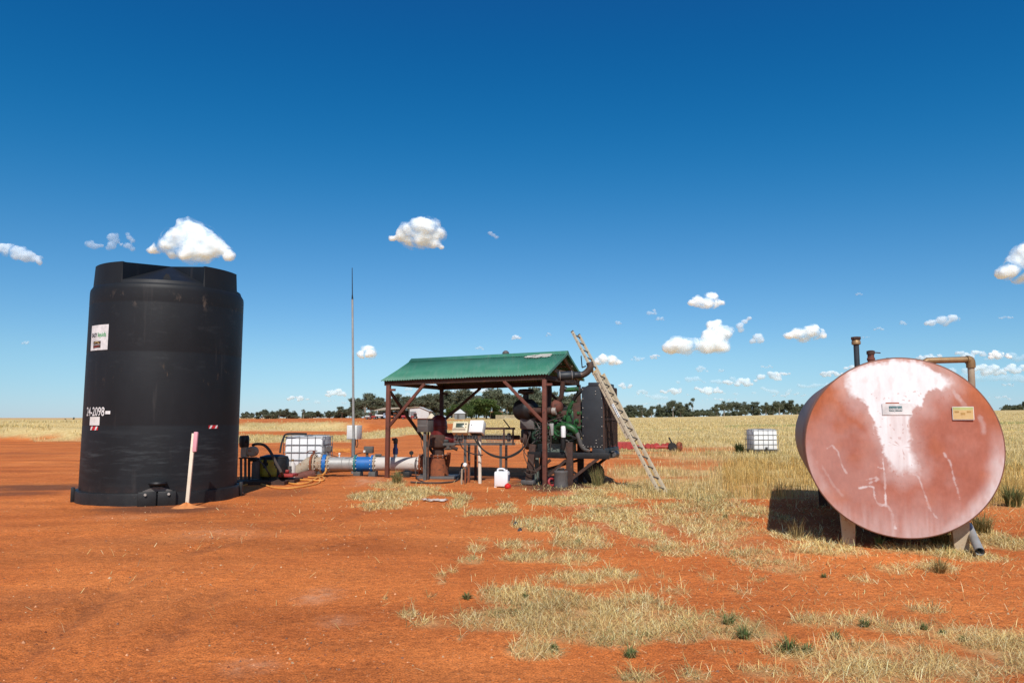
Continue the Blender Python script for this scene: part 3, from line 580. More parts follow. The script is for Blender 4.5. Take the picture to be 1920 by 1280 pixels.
def tree_proto(kind, H, seed):
    rs = random.Random(seed); root = bpy.data.objects.new('eucalyptus_tree' if kind != 'bush' else 'leafy_bush_tree', None); col.objects.link(root)
    mb = MB(); cs = []; rd = []
    if kind == 'euc':
        tr = H * .022 + .05; top = H * .62
        bx, by = rs.uniform(-.06, .06) * H, rs.uniform(-.05, .05) * H
        mb.tube([(0, 0, -.4), (bx * .3, by * .3, top * .4), (bx, by, top)], [tr * 1.25, tr, tr * .5], 7, smooth=3)
        for k in range(rs.randint(5, 8)):
            a = rs.uniform(0, 6.28); z0 = top * rs.uniform(.45, .95); L = H * rs.uniform(.16, .34); ez = min(H * .93, z0 + L * rs.uniform(.5, 1.3))
            e = (bx * z0 / top + math.cos(a) * L * .8, by + math.sin(a) * L * .8, ez)
            mb.tube([(bx * z0 / top, by * z0 / top, z0), ((e[0] + bx * z0 / top) / 2, (e[1]) / 2, (z0 + ez) / 2 - .1), e], [tr * .5, tr * .3, tr * .12], 5)
            cs.append(e); rd.append(H * rs.uniform(.10, .17))
            for q in range(3): cs.append((e[0] + rs.uniform(-1, 1) * H * .12, e[1] + rs.uniform(-1, 1) * H * .12, e[2] - rs.uniform(-.05, .22) * H)); rd.append(H * rs.uniform(.06, .12))
        cs.append((bx, by, H * .9)); rd.append(H * .11); cs.append((bx, by, H * .75)); rd.append(H * .14)
    elif kind == 'tall':
        tr = H * .014 + .04; mb.tube([(0, 0, -.4), (.02 * H, 0, H * .5), (-.01 * H, .02 * H, H * .9)], [tr * 1.2, tr, tr * .4], 6, smooth=3)
        for k in range(5):
            a = rs.uniform(0, 6.28); z0 = H * rs.uniform(.5, .85); e = (math.cos(a) * H * .13, math.sin(a) * H * .13, z0 + H * .08)
            mb.tube([(0, 0, z0), e], [tr * .4, tr * .15], 5); cs.append(e); rd.append(H * rs.uniform(.06, .10))
        cs += [(0, 0, H * .93), (.04 * H, 0, H * .55)]; rd += [H * .09, H * .06]
    elif kind == 'shrub':
        mb.tube([(0, 0, -.3), (0, 0, H * .5)], [.12, .06], 6)
        for k in range(6): a = rs.uniform(0, 6.28); q = rs.uniform(0, .5) * H; cs.append((math.cos(a) * q, math.sin(a) * q, H * rs.uniform(.3, .75))); rd.append(H * rs.uniform(.2, .33))
    else:
        mb.tube([(0, 0, -.3), (.1, 0, H * .4)], [.28, .18], 7)
        for k in range(11): a = rs.uniform(0, 6.28); q = rs.uniform(.05, .55) * H; mb.tube([(.1, 0, H * .25), (math.cos(a) * q * .8, math.sin(a) * q * .8, H * .5)], [.1, .05], 5); cs.append((math.cos(a) * q, math.sin(a) * q, H * rs.uniform(.25, .8))); rd.append(H * rs.uniform(.17, .27))
    mb.build('trunk', 'bark' if kind in ('euc', 'tall') else 'bark_dark', root)
    leaf_cloud('crown', cs, [q_ * (1.10 if kind == 'euc' else 1.0) for q_ in rd], 135 if kind != 'bush' else 150, .30 if kind != 'bush' else .30, BUSH if kind in ('bush',) else EUC, root)
    o_ = [c for c in root.children if c.name.startswith('crown')][0]; zz = np.empty(len(o_.data.vertices) * 3); o_.data.vertices.foreach_get('co', zz); tops[root.name] = float(np.quantile(zz[2::3], .995))
    return root
tops = {}
protos = {'euc': [tree_proto('euc', 10, 100 + i) for i in range(6)], 'tall': [tree_proto('tall', 10, 200 + i) for i in range(2)],
          'shrub': [tree_proto('shrub', 5, 300 + i) for i in range(3)], 'bush': [tree_proto('bush', 8, 400 + i) for i in range(3)]}
used = {}
def plant_tree(kind, px, base_y, top_y, Y, label, group, wide=1.0, name=None):
    lst = protos[kind]; i = used.get(kind, 0); used[kind] = i + 1; pr = lst[i % len(lst)]
    o = pr if i < len(lst) else copy_tree(pr)
    b = at(px, base_y, Y); zg = gzf(b.x, b.y); t = at(px, top_y, Y)
    Hp = tops[pr.name]; s = (t.z - zg + .1) / Hp * (random.uniform(.92, 1.28) if kind == 'euc' else random.uniform(.8, 1.1) if kind == 'shrub' else 1)
    o.location = (b.x, b.y, zg - .1); o.scale = (s * wide, s * wide, s); o.rotation_euler.z = random.uniform(0, 6.28)
    tag(o, label, 'tree', group); return o
# tree line beyond the golden field, right of the ladder
LR = 'dark eucalyptus in the tree line beyond the golden field right of the ladder'; gR = 'eucalyptus tree line on the right'
hts = [(1176,762),(1190,764),(1204,760),(1222,764),(1238,757),(1254,759),(1262,756),(1276,757),(1290,762),(1345,757),(1358,757),(1370,760),(1384,758),(1398,752),(1412,758),(1424,760),(1436,753),(1450,760),(1462,755),(1470,752),(1484,756),(1496,757),(1506,756),(1520,758)]
for x, t in hts: plant_tree('euc', x, 781, t, random.uniform(300, 335), LR, gR, random.uniform(1.0, 1.35))
plant_tree('tall', 1300, 781, 746, 318, 'tallest slender tree rising alone above the gap in the right tree line', None, 1.2)
for x in (1302, 1310, 1318, 1326, 1334, 1312, 1325, 1180, 1214, 1248, 1270, 1284, 1366, 1392, 1418, 1444, 1476, 1500): plant_tree('shrub', x + random.uniform(-3, 3), 781, random.uniform(767, 773), random.uniform(312, 340), 'low dark shrub filling the foot of the right tree line', 'shrubs under the right tree line', 1.3)
for x, t in [(1884,762),(1892,764),(1900,762),(1908,764),(1914,757),(1922,756),(1932,758)]: plant_tree('euc', x, 771, t, random.uniform(320, 345), 'distant eucalyptus at the right edge behind the rusty tank', 'trees at the right edge', 1.1)
# big eucalypts behind the farm sheds
LM = 'tall eucalyptus with open grey green crown behind the farm sheds'; gM = 'eucalyptus trees behind the farm sheds'
for x, t in [(660,757),(672,750),(684,746),(696,744),(708,748),(718,750),(735,752),(748,742),(758,743),(768,745),(780,741),(792,748),(804,748),(818,742),(826,744),(840,747),(850,742),(862,745),(873,737),(884,741),(897,742),(908,745),(925,742),(938,737),(950,735),(962,738),(974,742),(985,738),(1000,737),(1012,740),(1024,736),(1040,741),(1056,740),(1072,744)]:
    plant_tree('euc', x, 784, t, random.uniform(262, 300), LM, gM, random.uniform(1.05, 1.35))
for x, t, w in [(866,757,1.0),(893,750,1.15),(912,748,1.2),(884,762,1.1),(928,760,.9),(840,765,.9)]:
    plant_tree('bush', x, 784, t, random.uniform(226, 240), 'dense rounded green tree around the small pale house', 'green trees by the small house', w)
for x in (668, 690, 712, 828, 944, 970, 996): plant_tree('shrub', x, 784, random.uniform(768, 773), random.uniform(255, 262), 'low shrub at the foot of the trees behind the farm sheds', 'shrubs behind the farm sheds', 1.3)
# low line on the left
for x, t, k in [(462,777,'shrub'),(472,775,'shrub'),(482,774,'euc'),(492,768,'euc'),(500,773,'shrub'),(512,774,'shrub'),(524,771,'euc'),(532,772,'shrub'),(539,768,'euc'),(548,776,'shrub'),(558,777,'shrub'),(569,767,'tall'),(578,776,'shrub'),(586,774,'shrub'),(596,776,'shrub'),(606,776,'shrub'),(616,775,'shrub'),(626,774,'shrub'),(634,772,'shrub'),(641,766,'euc'),(650,772,'shrub'),(655,768,'euc')]:
    plant_tree(k, x, 787, t, random.uniform(290, 320), 'low dark tree on the horizon between the black tank and the mast', 'low trees left of the mast', 1.3)
for x, t in [(122,784),(130,787),(138,783)]: plant_tree('euc', x, 792, t, 300, 'tiny dark tree on the horizon left of the black tank', 'far trees left of the tank', 1.0)
# understorey read as one mass
def understorey():
    cs = []; rd = []
    for x0, x1, base, Y, n in [(1168, 1525, 780, 322, 110), (1880, 1935, 770, 335, 20), (655, 1080, 783, 292, 120), (455, 660, 786, 312, 60)]:
        for k in range(n):
            p = at(random.uniform(x0, x1), base, Y + random.uniform(-6, 10)); p.z = gzf(p.x, p.y) + random.uniform(.4, 2.2); cs.append(tuple(p)); rd.append(random.uniform(.9, 1.7))
    o = leaf_cloud('undergrowth', cs, rd, 55, .5, [(.085, .10, .06), (.11, .12, .075)], None)
    tag(o, 'dark undergrowth massed under the distant tree lines', 'undergrowth', kind='stuff')
understorey()

# ------------------------------------------------------------------ far farm
def at_g(px, Y):
    p = at(px, 783, Y); p.z = gzf(p.x, p.y); return p
def wheel(parent, c, ax, r, w, name='wheel'):
    c = Vector(c); ax = Vector(ax).normalized(); o = MB().torus(c, ax, r * .74, r * .26, 18, 8).build(name, 'black_rubber', parent)
    MB().lathe([(0, -w * .5), (r * .5, -w * .5), (r * .5, w * .5), (0, w * .5)], c, ax, 14).build('rim', 'grey_steel', o, base=parent_world(parent)); return o
def machinery_shed():
    Y0 = 232; p = at_g(752, Y0); t = thing('machinery_shed', p, 'long open fronted farm shed with tan skillion roof and pale end walls', 'farm shed')
    xl = at(704, 783, Y0).x; xm = at(768, 783, Y0).x; xr = at(804, 783, Y0).x; z = p.z; d = 9; s = Y0 / F
    ze = z + 2.55; zr = z + 3.7; xg = at(781, 783, Y0).x; xa = at(787, 783, Y0).x
    MB().prism([(xl - .5, Y0 - .4, ze), (xl + 1, Y0 + d, zr - .2), (xa, Y0 + d, zr - .1), (xa, Y0 - .4, zr), (xa, Y0 - .4, zr)][:4], (0, 0, .16)).build('roof', 'corr_tan', t)
    MB().prism([(xa, Y0 - .4, zr), (xa, Y0 + d, zr - .1), (xr + .4, Y0 + d, ze - .3), (xr + .4, Y0 - .4, ze - .2)], (0, 0, .16)).build('roof', 'wall_pale', t)
    MB().box(((xl + xm) / 2, Y0 + d - .2, z + 1.2), (xm - xl, .2, 2.4)).build('back_wall', 'dark_inside', t)
    MB().prism([(xm, Y0, z - .2), (xr, Y0, z - .2), (xr, Y0, ze - .25), (xa, Y0, zr - .05), (xm, Y0, zr - .5)], (0, .15, 0)).build('front_wall', 'wall_pale', t)
    MB().box((xr - .1, Y0 + d / 2 + .2, z + 1.1), (.15, d - .2, 2.4)).build('side_wall', 'wall_pale', t)
    for k in range(4):
        x = xl + .3 + (xm - xl - .6) * k / 3; MB().cyl((x, Y0 + .1, z - .2), (x, Y0 + .1, ze + .35 * k * .9), .11, seg=8).build('post', 'grey_dark', t)
    MB().box(((xm + xg) / 2, Y0 - .06, z + 1.15), ((xg - xm) * .85, .1, 2.3)).build('sliding_door', 'grey_steel', t)
machinery_shed()
def small_house():
    Y0 = 222; p = at_g(862, Y0); z = p.z; t = thing('small_house', p, 'small square pale house with pyramid roof among the green trees', 'house')
    w = 3.1; x = p.x; zt = z + 1.75
    MB().box((x, Y0 + w / 2, z + .85), (w, w, 1.8)).build('wall', 'grey_steel', t)
    MB().add([(x - w * .56, Y0 - .2, zt), (x + w * .56, Y0 - .2, zt), (x + w * .56, Y0 + w + .2, zt), (x - w * .56, Y0 + w + .2, zt), (x, Y0 + w / 2, zt + 1.35)], [(0, 1, 4), (1, 2, 4), (2, 3, 4), (3, 0, 4), (3, 2, 1, 0)]).build('roof', 'wall_pale', t, smooth=0)
    MB().box((x - .5, Y0 - .03, z + .75), (.7, .05, 1.5)).build('door', 'grey_dark', t)
small_house()
def far_lean_to():
    Y0 = 236; p = at_g(930, Y0); z = p.z; t = thing('farm_lean_to', p, 'low lean-to with rust brown roof right of the green trees', 'farm shed')
    MB().prism([(p.x - 1.9, Y0, z + 2.0), (p.x + 2.2, Y0, z + 2.0), (p.x + 2.2, Y0 + 4, z + 2.3), (p.x - 1.9, Y0 + 4, z + 2.3)], (0, 0, .2)).build('roof', mat('rust_brown_roof', (.36, .17, .09), None, 1, .6, .8), t)
    MB().box((p.x + .15, Y0 + 3.8, z + .9), (4, .2, 2.1)).build('back_wall', 'dark_inside', t)
    for k in (-1.8, .1, 2.1): MB().cyl((p.x + k, Y0 + .15, z - .2), (p.x + k, Y0 + .15, z + 2.0), .1, seg=8).build('post', 'timber', t)
far_lean_to()
def picket_fence():
    Y0 = 226; a = at_g(930, Y0); b = at_g(985, Y0); t = thing('paling_fence', (a + b) / 2, 'pale paling fence at the far edge of the golden paddock', 'fence')
    n = 34
    mb = MB()
    for k in range(n):
        p = a.lerp(b, k / (n - 1)); h = 1.25 + .05 * random.random(); mb.box((p.x, p.y, p.z + h / 2), (.19, .04, h))
    mb.build('palings', mat('straw_grey_palings', (.46, .38, .25), None, 2, .6, .9), t)
    MB().beam(a + Vector((0, .06, .9)), b + Vector((0, .06, .9)), .08, .05).build('rail', 'timber', t)
picket_fence()
for px, w, h, lb in [(809, 1.5, 1.75, 'left cream tarpaulin cone beside the machinery shed'), (826, 1.5, 1.75, 'right cream tarpaulin cone beside the machinery shed')]:
    p = at_g(px, 226); mb = MB(); mb.lathe([(w, -.2), (w * .95, .25), (w * .6, h * .55), (w * .25, h * .92), (.02, h)], p, seg=18)
    o = mb.build('grain_heap', 'hay', base=p); tag(o, lb, 'heap')
def far_tractor(px, Y, colr, label, face=1):
    p = at_g(px, Y); t = thing('tractor', p, label, 'tractor'); x, y, z = p; f = face
    MB().box((x + f * .75, y, z + 1.05), (1.5, .8, .7), bev=.08).build('bonnet', colr, t)
    MB().box((x - f * .5, y, z + 1.0), (1.2, 1.0, .8), bev=.06).build('body', colr, t)
    c = MB().box((x - f * .5, y, z + 1.85), (1.1, 1.1, .95), bev=.06).build('cab', 'dark_inside', t); MB().box((x - f * .5, y, z + 2.4), (1.25, 1.25, .13), bev=.04).build('roof', colr, c, base=p)
    for s in (-1, 1): wheel(t, (x - f * .6, y + s * .7, z + .7), (0, 1, 0), .72, .4); wheel(t, (x + f * 1.1, y + s * .6, z + .42), (0, 1, 0), .44, .25)
    MB().cyl((x + f * .9, y, z + 1.3), (x + f * .9, y, z + 2.1), .05, seg=8).build('exhaust_pipe', 'grey_dark', t); t.scale = (.8, .8, .72)
M['orange_paint'] = mat('orange_machine_paint', (.55, .13, .03), None, 1, .5, .5)
far_tractor(697, 226, 'red_machine', 'red tractor parked at the left end of the machinery shed')
far_tractor(738, 227, 'orange_paint', 'orange tractor parked in front of the machinery shed opening', -1)
far_tractor(776, 224, 'red_machine', 'red tractor with small cab in front of the pale shed wall', -1)
def far_truck(px, Y):
    p = at_g(px, Y); x, y, z = p; t = thing('farm_truck', p, 'blue and white farm truck under the edge of the machinery shed', 'truck')
    MB().prism([(x + .7, y - 1, z + .6), (x + 2.0, y - 1, z + .6), (x + 2.05, y - 1, z + 1.5), (x + 1.75, y - 1, z + 2.25), (x + .75, y - 1, z + 2.25)], (0, 2, 0)).build('cab', mat('pale_blue_truck_paint', (.36, .47, .6), None, 1, .5, .4), t)
    MB().prism([(x + 1.1, y - 1.03, z + 1.55), (x + 1.85, y - 1.03, z + 1.55), (x + 1.7, y - 1.03, z + 2.1), (x + 1.1, y - 1.03, z + 2.1)], (0, .02, 0)).build('window', 'dark_inside', t)
    MB().box((x - .9, y, z + 1.0), (3.0, 2.0, .16)).build('tray', 'grey_dark', t); MB().box((x - .9, y, z + 1.4), (2.9, 1.9, .5), bev=.1).build('load', 'white', t)
    for a in (-1.8, 1.4):
        for s in (-1, 1): wheel(t, (x + a, y + s * .85, z + .45), (0, 1, 0), .47, .25)
    t.scale = (.85, .85, .8)
far_truck(716, 229)
def far_tank_trailer(px, Y, m, label):
    p = at_g(px, Y); x, y, z = p; t = thing('spray_trailer', p, label, 'trailer')
    MB().lathe([(.01, -.95), (.4, -.93), (.55, -.75), (.55, .75), (.4, .93), (.01, .95)], (x, y, z + 1.15), (1, 0, 0), 18).build('tank', m, t)
    MB().box((x, y, z + .55), (2.6, .7, .12)).build('chassis', 'red_machine', t); MB().beam((x + 1.2, y, z + .55), (x + 2.2, y, z + .3), .1, .1).build('drawbar', 'red_machine', t)
    for s in (-1, 1): wheel(t, (x - .2, y + s * .55, z + .4), (0, 1, 0), .42, .22)
    t.scale = (.8, .8, .7)
far_tank_trailer(689, 222, 'pipe_grey', 'pale tank trailer on red chassis at the far left of the parked machines')
far_tank_trailer(757, 222, 'dull_red', 'red tank trailer parked before the dark shed opening')
far_tank_trailer(766, 220, 'pipe_grey', 'pale tank trailer parked beside the shed door')

# ------------------------------------------------------------------ clouds (real lumps far away, lit by the sun)
def cloud_mat(name, dens, a, b, nzamt):
    m, n, L, p = new_mat(name)
    p.inputs['Base Color'].default_value = (.74, .83, 1.0, 1); p.inputs['Roughness'].default_value = 1; p.inputs['Specular IOR Level'].default_value = 0  # blue put into the white base to cool shaded undersides and suggest distant air
    p.inputs['Subsurface Weight'].default_value = 1; p.inputs['Subsurface Radius'].default_value = (1, 1, 1); p.inputs['Subsurface Scale'].default_value = 95
    at_ = n.new('ShaderNodeAttribute'); at_.attribute_name = 'soft_normal'; ge = n.new('ShaderNodeNewGeometry')
    d = n.new('ShaderNodeVectorMath'); d.operation = 'DOT_PRODUCT'; L.new(at_.outputs['Vector'], d.inputs[0]); L.new(ge.outputs['Incoming'], d.inputs[1])
    ab = n.new('ShaderNodeMath'); ab.operation = 'ABSOLUTE'; L.new(d.outputs['Value'], ab.inputs[0])
    tc = n.new('ShaderNodeTexCoord'); nz = n.new('ShaderNodeTexNoise'); nz.inputs['Scale'].default_value = 3.2; nz.inputs['Detail'].default_value = 6; nz.inputs['Roughness'].default_value = .6
    L.new(tc.outputs['Generated'], nz.inputs['Vector'])
    s_ = n.new('ShaderNodeMath'); s_.operation = 'SUBTRACT'; L.new(nz.outputs['Fac'], s_.inputs[0]); s_.inputs[1].default_value = .5
    ma = n.new('ShaderNodeMath'); ma.operation = 'MULTIPLY_ADD'; L.new(s_.outputs[0], ma.inputs[0]); ma.inputs[1].default_value = nzamt; L.new(ab.outputs[0], ma.inputs[2])
    mr = n.new('ShaderNodeMapRange'); mr.interpolation_type = 'SMOOTHSTEP'; L.new(ma.outputs[0], mr.inputs[0]); mr.inputs[1].default_value = a; mr.inputs[2].default_value = b; mr.inputs[3].default_value = 0; mr.inputs[4].default_value = dens
    fb = n.new('ShaderNodeMath'); fb.operation = 'SUBTRACT'; fb.inputs[0].default_value = 1; L.new(ge.outputs['Backfacing'], fb.inputs[1]); mu_ = n.new('ShaderNodeMath'); mu_.operation = 'MULTIPLY'; L.new(fb.outputs[0], mu_.inputs[0]); L.new(mr.outputs[0], mu_.inputs[1])
    L.new(mu_.outputs[0], p.inputs['Alpha']); return m
M['cloud'] = cloud_mat('cloud_blue_tint', 1.0, .06, 1.0, 1.7); M['cloud_thin'] = cloud_mat('cloud_thin', .55, .15, .85, 1.3); M['cloud_wisp'] = cloud_mat('cloud_wisp', .3, .2, .9, 1.5); M['cloud_veil'] = cloud_mat('cloud_veil', .2, .1, 1.0, 1.6)
def cloud(cx, cy, hw, hh, kind, lumps=None, label=None, group=None, seed=0, D=None):
    rs = random.Random(int(seed * 77 + cx + cy)); D = D or 3600; c = at(cx, cy, D); s = D / F
    pts = []
    if lumps: pts = [(u * s, -v * s, r * s) for u, v, r in lumps]
    else:
        for k in range(15 if hw > 18 else 9):
            u = rs.uniform(-.85, .85); top = (1 - abs(u - rs.uniform(-.3, .3)) ** 1.3); pts.append((u * hw * s, rs.uniform(-.55, .55 * top) * hh * s, hh * s * rs.uniform(.3, .55) * (1 - .45 * abs(u))))
    bm = bmesh.new()
    for (u, v, r) in pts:
        mt = Matrix.Translation(Vector((u, rs.uniform(-.5, .5) * r, v))) @ Matrix.Diagonal((1.35 if lumps is None else 1.15, 1.1, .9, 1)); bmesh.ops.create_icosphere(bm, subdivisions=3, radius=r * 1.30, matrix=mt)
    me = bpy.data.meshes.new('cloud'); bm.to_mesh(me); bm.free()
    o = bpy.data.objects.new('cloud', me); col.objects.link(o); o.location = c
    rm = o.modifiers.new('remesh', 'REMESH'); rm.mode = 'VOXEL'; rm.voxel_size = max(hw * s / 34, hh * s / 22); rm.use_smooth_shade = True
    dg = bpy.context.evaluated_depsgraph_get(); dg.update(); m2 = bpy.data.meshes.new_from_object(o.evaluated_get(dg)); o.modifiers.clear(); o.data = m2; m2.name = 'cloud'
    bm = bmesh.new(); bm.from_mesh(m2)
    for _ in range(6): bmesh.ops.smooth_vert(bm, verts=bm.verts[:], factor=.5, use_axis_x=True, use_axis_y=True, use_axis_z=True)
    bm.to_mesh(m2)
    for _ in range(16): bmesh.ops.smooth_vert(bm, verts=bm.verts[:], factor=.5, use_axis_x=True, use_axis_y=True, use_axis_z=True)
    bm.normal_update(); sn = np.array([v.normal[:] for v in bm.verts], np.float32); bm.free()
    k = 1 / (hh * s); nv = len(m2.vertices); co = np.empty(nv * 3); m2.vertices.foreach_get('co', co); no = np.empty(nv * 3); m2.vertices.foreach_get('normal', no); co = co.reshape(-1, 3); no = no.reshape(-1, 3)
    off = Vector((cx * .37, cy * .91, seed)); dsp = np.array([mnoise.fractal(Vector(v) * (k * 1.4) + off, .9, 2.1, 5) for v in co])
    co = co + no * (dsp * hh * s * .17)[:, None]; m2.vertices.foreach_set('co', co.ravel()); m2.update()
    a_ = m2.attributes.new('soft_normal', 'FLOAT_VECTOR', 'POINT'); a_.data.foreach_set('vector', sn.ravel())
    m2.polygons.foreach_set('use_smooth', [True] * len(m2.polygons)); m2.materials.clear(); m2.materials.append(M[{'d': 'cloud', 't': 'cloud_thin', 'w': 'cloud_wisp', 'v': 'cloud_veil'}[kind]])
    tag(o, label or 'small white cloud low above the horizon', 'cloud', group or (None if label else 'small low clouds')); return o
cloud(358,452,84,40,'d',[(-4,-18,24),(-20,-5,22),(12,-5,24),(-38,10,16),(36,6,20),(55,18,16),(72,28,10),(0,18,22),(-62,12,11),(-74,18,6),(26,22,18),(-30,22,12)],'largest white cloud with a rounded peak just above the black tank')
cloud(38,474,44,22,'t',[(-30,-8,9),(-16,-4,12),(0,2,13),(14,6,12),(28,12,8),(38,18,5),(-38,-6,6)],'slanting soft cloud at the far left edge')
cloud(214,453,42,22,'w',[(-2,-8,8),(4,-2,6),(-3,8,7),(-10,12,5),(-50,3,4),(-42,6,6),(-33,9,6),(-24,8,4),(26,-14,4),(30,-7,5),(35,-2,4),(28,10,6),(33,14,5),(14,6,3)],'thin broken wisps left of the largest cloud')
cloud(783,438,55,31,'d',[(12,-10,20),(-8,-4,18),(26,-16,13),(36,2,14),(-28,4,12),(-45,10,6),(10,10,18),(34,20,8),(46,27,4),(-12,12,13)],'compact white cloud high in the middle of the sky')
cloud(925,441,10,8,'w',[(-6,-4,3.5),(0,0,3.5),(6,4,3)],'tiny faint wisp right of the middle cloud')
cloud(1903,497,50,40,'d',[(20,-20,20),(5,-2,18),(-14,12,15),(26,10,22),(-28,18,8),(50,-20,30),(50,12,26)],'bright cloud cut off by the right edge of the picture')
cloud(1323,565,33,17,'d',[(10,-8,10),(-14,0,10),(0,4,11),(18,4,9),(-26,2,6),(28,2,6)],'small heart shaped cloud above the ladder side field',)
cloud(1320,634,80,34,'d',[(-58,14,15),(-40,16,14),(-20,12,12),(5,16,14),(22,4,16),(34,-8,14),(46,-14,9),(30,14,14),(6,-6,9),(14,-24,8),(24,-29,6),(-30,24,8),(-70,22,7)],'long ragged cloud bank right of the ladder top')
cloud(1395,605,18,14,'t',[(-8,6,6),(2,-2,5),(10,-8,4),(-6,14,5)],'thin ragged cloud scrap right of the long cloud bank')
cloud(1508,625,45,16,'d',[(10,-4,12),(-12,0,10),(24,0,11),(-30,4,7),(36,5,6),(0,6,10)],'neat flat based cloud above the rusty tank')
cloud(1418,635,16,12,'t',[(2,-3,7),(-6,4,5),(7,2,6)],'small round cloud between the long bank and the flat based cloud')
cloud(1765,600,37,14,'t',[(0,0,8),(-18,5,6),(20,-4,7),(-28,6,4),(30,-2,5),(8,4,7)],'flat cloud left of the right edge above the elbow pipe')
cloud(687,660,20,17,'d',[(2,-4,10),(-8,4,8),(8,3,9)],'small puffy cloud just right of the mast')
cloud(1140,675,28,14,'d',[(-8,-2,9),(6,0,9),(18,4,6),(-18,2,7)],'small cloud directly right of the ladder rails')
for i, (x, y, w, h, k) in enumerate([(1224,585,11,7,'w'),(1238,597,9,6,'w'),(1159,606,5,6,'w'),(969,632,12,6,'t'),(900,653,10,5,'w'),(1029,627,5,4,'w'),(50,642,12,4,'w'),(560,746,25,7,'t'),(630,735,20,10,'t'),(1197,671,16,7,'w'),(1228,668,10,6,'t'),(1315,692,14,8,'w'),(1352,694,6,4,'w'),(1172,722,18,8,'t'),(1204,735,11,7,'w'),(1255,733,30,9,'t'),(1330,730,28,9,'t'),(1390,716,36,11,'t'),(1440,704,26,12,'t'),(1470,700,16,6,'t'),(1438,687,12,5,'w'),(1560,700,26,8,'t'),(1600,690,20,8,'t'),(1650,615,12,5,'w'),(1693,604,6,6,'w'),(1608,551,10,3,'w'),(1624,632,8,3,'w'),(1888,594,18,5,'w'),(1742,668,30,8,'t'),(1820,662,30,12,'t'),(1870,665,30,10,'d'),(1850,692,40,14,'t'),(1905,690,22,12,'t'),(1890,720,14,5,'w'),(1800,695,30,10,'w'),(770,728,14,5,'w'),(800,722,25,8,'t'),(860,735,40,8,'w'),(905,730,25,9,'t'),(1350,748,40,5,'w'),(1480,740,40,5,'w'),(1230,757,30,4,'w'),(1880,745,40,5,'w'),(1008,712,20,10,'t'),(1080,738,20,8,'w')]):
    cloud(x, y, w, h, k, seed=i + 1, D=5200)
for i, (x, y, w, h) in enumerate([(1250,742,95,9),(1420,733,105,10),(1335,712,80,12),(1560,722,90,11),(1840,705,95,18),(1720,738,90,9),(1890,670,60,12),(770,742,75,8),(600,753,60,6),(1080,752,70,6)]):
    cloud(x, y, w, h, 'v', label='faint veil of thin cloud low over the horizon', group='faint low cloud veils', seed=200 + i, D=5600)
